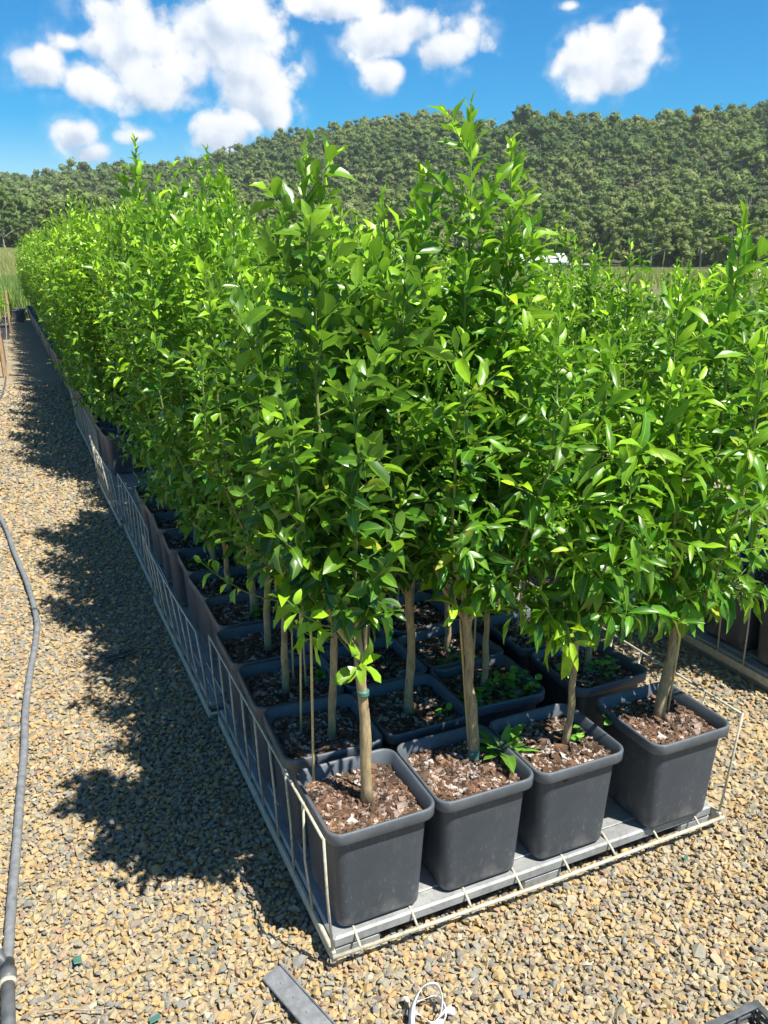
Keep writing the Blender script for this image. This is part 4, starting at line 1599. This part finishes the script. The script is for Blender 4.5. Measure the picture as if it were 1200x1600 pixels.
def ground_z(x, y):
    return float(terrain(np.array([x]), np.array([y]))[0])


def grass_patch(name, label, n, azr, rr_, L, Wd, mat, seed, tone):
    r = np.random.default_rng(seed)
    A = r.uniform(azr[0], azr[1], n)
    R_ = np.sqrt(r.uniform(rr_[0] ** 2, rr_[1] ** 2, n))
    X, Y = CAM[0] + R_ * np.sin(A), CAM[1] + R_ * np.cos(A)
    Z = terrain(X, Y)
    a = r.uniform(0, 6.28, n)
    ln = r.uniform(.1, .55, n)
    D = np.column_stack([np.cos(a) * ln, np.sin(a) * ln, np.ones(n)])
    N = np.column_stack([np.cos(a), np.sin(a), -ln + .4])
    clump = fbm2(X * .25, Y * .25, seed) * .25
    LL = L * r.uniform(.6, 1.25, n)
    mb = MB()
    leaves(mb, np.column_stack([X, Y, Z - .02]), D, N, LL, Wd * r.uniform(.7, 1.3, n), r.uniform(.1, .5, n), np.clip(tone + clump + r.normal(0, .15, n), 0, 1), False, .2, 0, r)
    o = build(mb, name, mat, None, True)
    o['kind'] = 'stuff'
    o['label'] = label
    o['category'] = 'grass'


azl = azel(-60, 400)[0], azel(60, 400)[0]
grass_patch('grass', 'tall pale green field grass left of the long bed', 26000, azl, (36, 130), .95, .035, M['grass'], 31, .55)
grass_patch('undergrowth', 'bright green rank growth at the end of the path', 9000, (azel(-60, 400)[0], azel(48, 400)[0]), (23, 37), .75, .03, M['rush'], 32, .5)
azr_ = azel(760, 400)[0], azel(1260, 400)[0]
grass_patch('grass', 'olive field grass between the shed and the beds', 30000, azr_, (40, 150), .9, .05, M['grass'], 33, .45)

# ------------------------------------------------------------------ shed in the field
az_s, el_s = azel(866, 414)
Rs = 118.0
sx, sy = CAM[0] + Rs * math.sin(az_s), CAM[1] + Rs * math.cos(az_s)
zroof = CAM[2] + Rs * math.tan(azel(866, 414)[1])     # eaves height on the line of the photograph's eaves
gz = ground_z(sx, sy)
t = empty('shed', (sx, sy, gz), 'low farm shed with white metal roof and grey walls at the foot of the hill', 'shed', None, -az_s + .12)
he = max(1.6, zroof - gz)
mb = MB()
mb.box(-4.2, 1.6, 0, 4.5, -.3, he, .02)
build(mb, 'wall', M['shed_wall'], t)
mb = MB()
v = [(-4.5, -.35, he + .02), (1.9, -.35, he + .02), (1.9, 4.9, he + 1.15), (-4.5, 4.9, he + 1.15), (-4.5, -.35, he + .12), (1.9, -.35, he + .12), (1.9, 4.9, he + 1.27), (-4.5, 4.9, he + 1.27)]
mb.add(v, None, [(3, 2, 1, 0), (4, 5, 6, 7), (0, 1, 5, 4), (1, 2, 6, 5), (2, 3, 7, 6), (3, 0, 4, 7)])
build(mb, 'roof', M['shed_roof'], t)
mb = MB()
mb.box(1.7, 6.2, .6, 4.2, -.3, he - .25, .02)
build(mb, 'lean_to', M['dark_door'], t)
mb = MB()
mb.box(1.95, 6.4, .3, 4.5, he - .24, he - .14, .02)
build(mb, 'lean_to_roof', M['shed_roof'], t)
mb = MB()
mb.box(-.6, .9, -.06, -.003, 0, he - .4, .01)
build(mb, 'door', M['dark_door'], t)

# ------------------------------------------------------------------ single gum trees at the foot of the hill


def gum_tree(loc, h, w, pale, tone, seed, label):
    r = np.random.default_rng(seed)
    t = empty('gum_tree', loc, label, 'tree', 'gum trees along the foot of the hill')
    mb = MB()
    lean = r.normal(0, .06 * h, 2) * .5
    top = np.array([lean[0], lean[1], h * .86])
    s = np.linspace(0, 1, 7)[:, None]
    pts = top * s + np.column_stack([r.normal(0, .12, (7, 2)) * s, np.zeros(7)])
    mb.tube(pts, np.linspace(.028 * h * .5, .05, 7), 8, tone=.4)
    fo = MB()
    tm = [crown_template(seed * 3 + k, 260, .62) for k in range(3)]
    nb = 9
    C_, S_ = [], []
    for k in range(nb):
        zb = h * r.uniform(.14, .80)
        a = k * 2.4 + r.normal(0, .3)
        rr_ = w * .5 * r.uniform(.4, .95) * (1.15 - .6 * (zb / h))
        e = np.array([top[0] * zb / h + rr_ * math.cos(a), top[1] * zb / h + rr_ * math.sin(a), zb + r.uniform(.08, .18) * h])
        b0 = np.array([top[0] * zb / h, top[1] * zb / h, zb])
        mb.tube([b0, b0 * .5 + e * .5 + np.array([0, 0, .02 * h]), e], [.012 * h * .5, .07, .03], 5, cap=False, tone=.5)
        C_.append(e + np.array([0, 0, .2])), S_.append(w * r.uniform(.38, .58))
    C_.append(top + np.array([0, 0, .02 * h])), S_.append(w * .5)
    gum_cloud(fo, np.array(C_), np.array(S_), np.full(len(C_), tone) + r.normal(0, .08, len(C_)), tm, r)
    build(mb, 'trunk', M['bark_pale'] if pale else M['bark'], t, True)
    build(fo, 'crown', M['forest'], t, True)


GL = {(0, 0): 'dark rounded gum tree at the hill foot', (0, 1): 'light olive gum tree at the hill foot', (1, 0): 'dark gum tree with pale bare stem at the hill foot',
      (1, 1): 'light olive gum tree with pale bare stem at the hill foot'}
rg = np.random.default_rng(55)
for k in range(44):
    f = (k + rg.uniform(.2, .8)) / 44
    px_ = -60 + f * 1330
    if 150 < px_ < 780 and rg.random() < .55:
        continue
    A = azel(px_, 390)[0]
    R_ = rg.uniform(172, 212)
    x, y = CAM[0] + R_ * math.sin(A), CAM[1] + R_ * math.cos(A)
    pale, li = int(rg.random() < .45), int(rg.random() < .5)
    h = rg.uniform(9, 14.5)
    side = 'left of the beds' if px_ < 150 else ('behind the beds' if px_ < 800 else 'beyond the shed')
    gum_tree((x, y, ground_z(x, y) - .2), h, h * rg.uniform(.55, .75), pale, .30 * li - .12, 500 + k, GL[(pale, li)] + ', ' + side)
p = azel(885, 400)
x, y = CAM[0] + 135 * math.sin(p[0]), CAM[1] + 135 * math.cos(p[0])
gum_tree((x, y, ground_z(x, y) - .1), 6.0, 6.5, 0, .35, 901, 'low bright olive bush tree right behind the white roofed shed')

# ------------------------------------------------------------------ the air between here and the hill
mb = MB()
mb.box(-1700, 1700, -1700, 1700, -6.0, 150.0)
m = bpy.data.materials.new('haze_air')
m.use_nodes = True
HN = NT(m.node_tree)
pv = HN.n('VolumePrincipled', Color=(0.86, 0.92, 1.0, 1), Density=0.00019)
HN.n('OutputMaterial', Volume=pv.outputs[0])
o = build(mb, 'haze', m)
o['kind'] = 'stuff'
o['label'] = 'thin pale haze in the air before the hill'
o['category'] = 'haze'
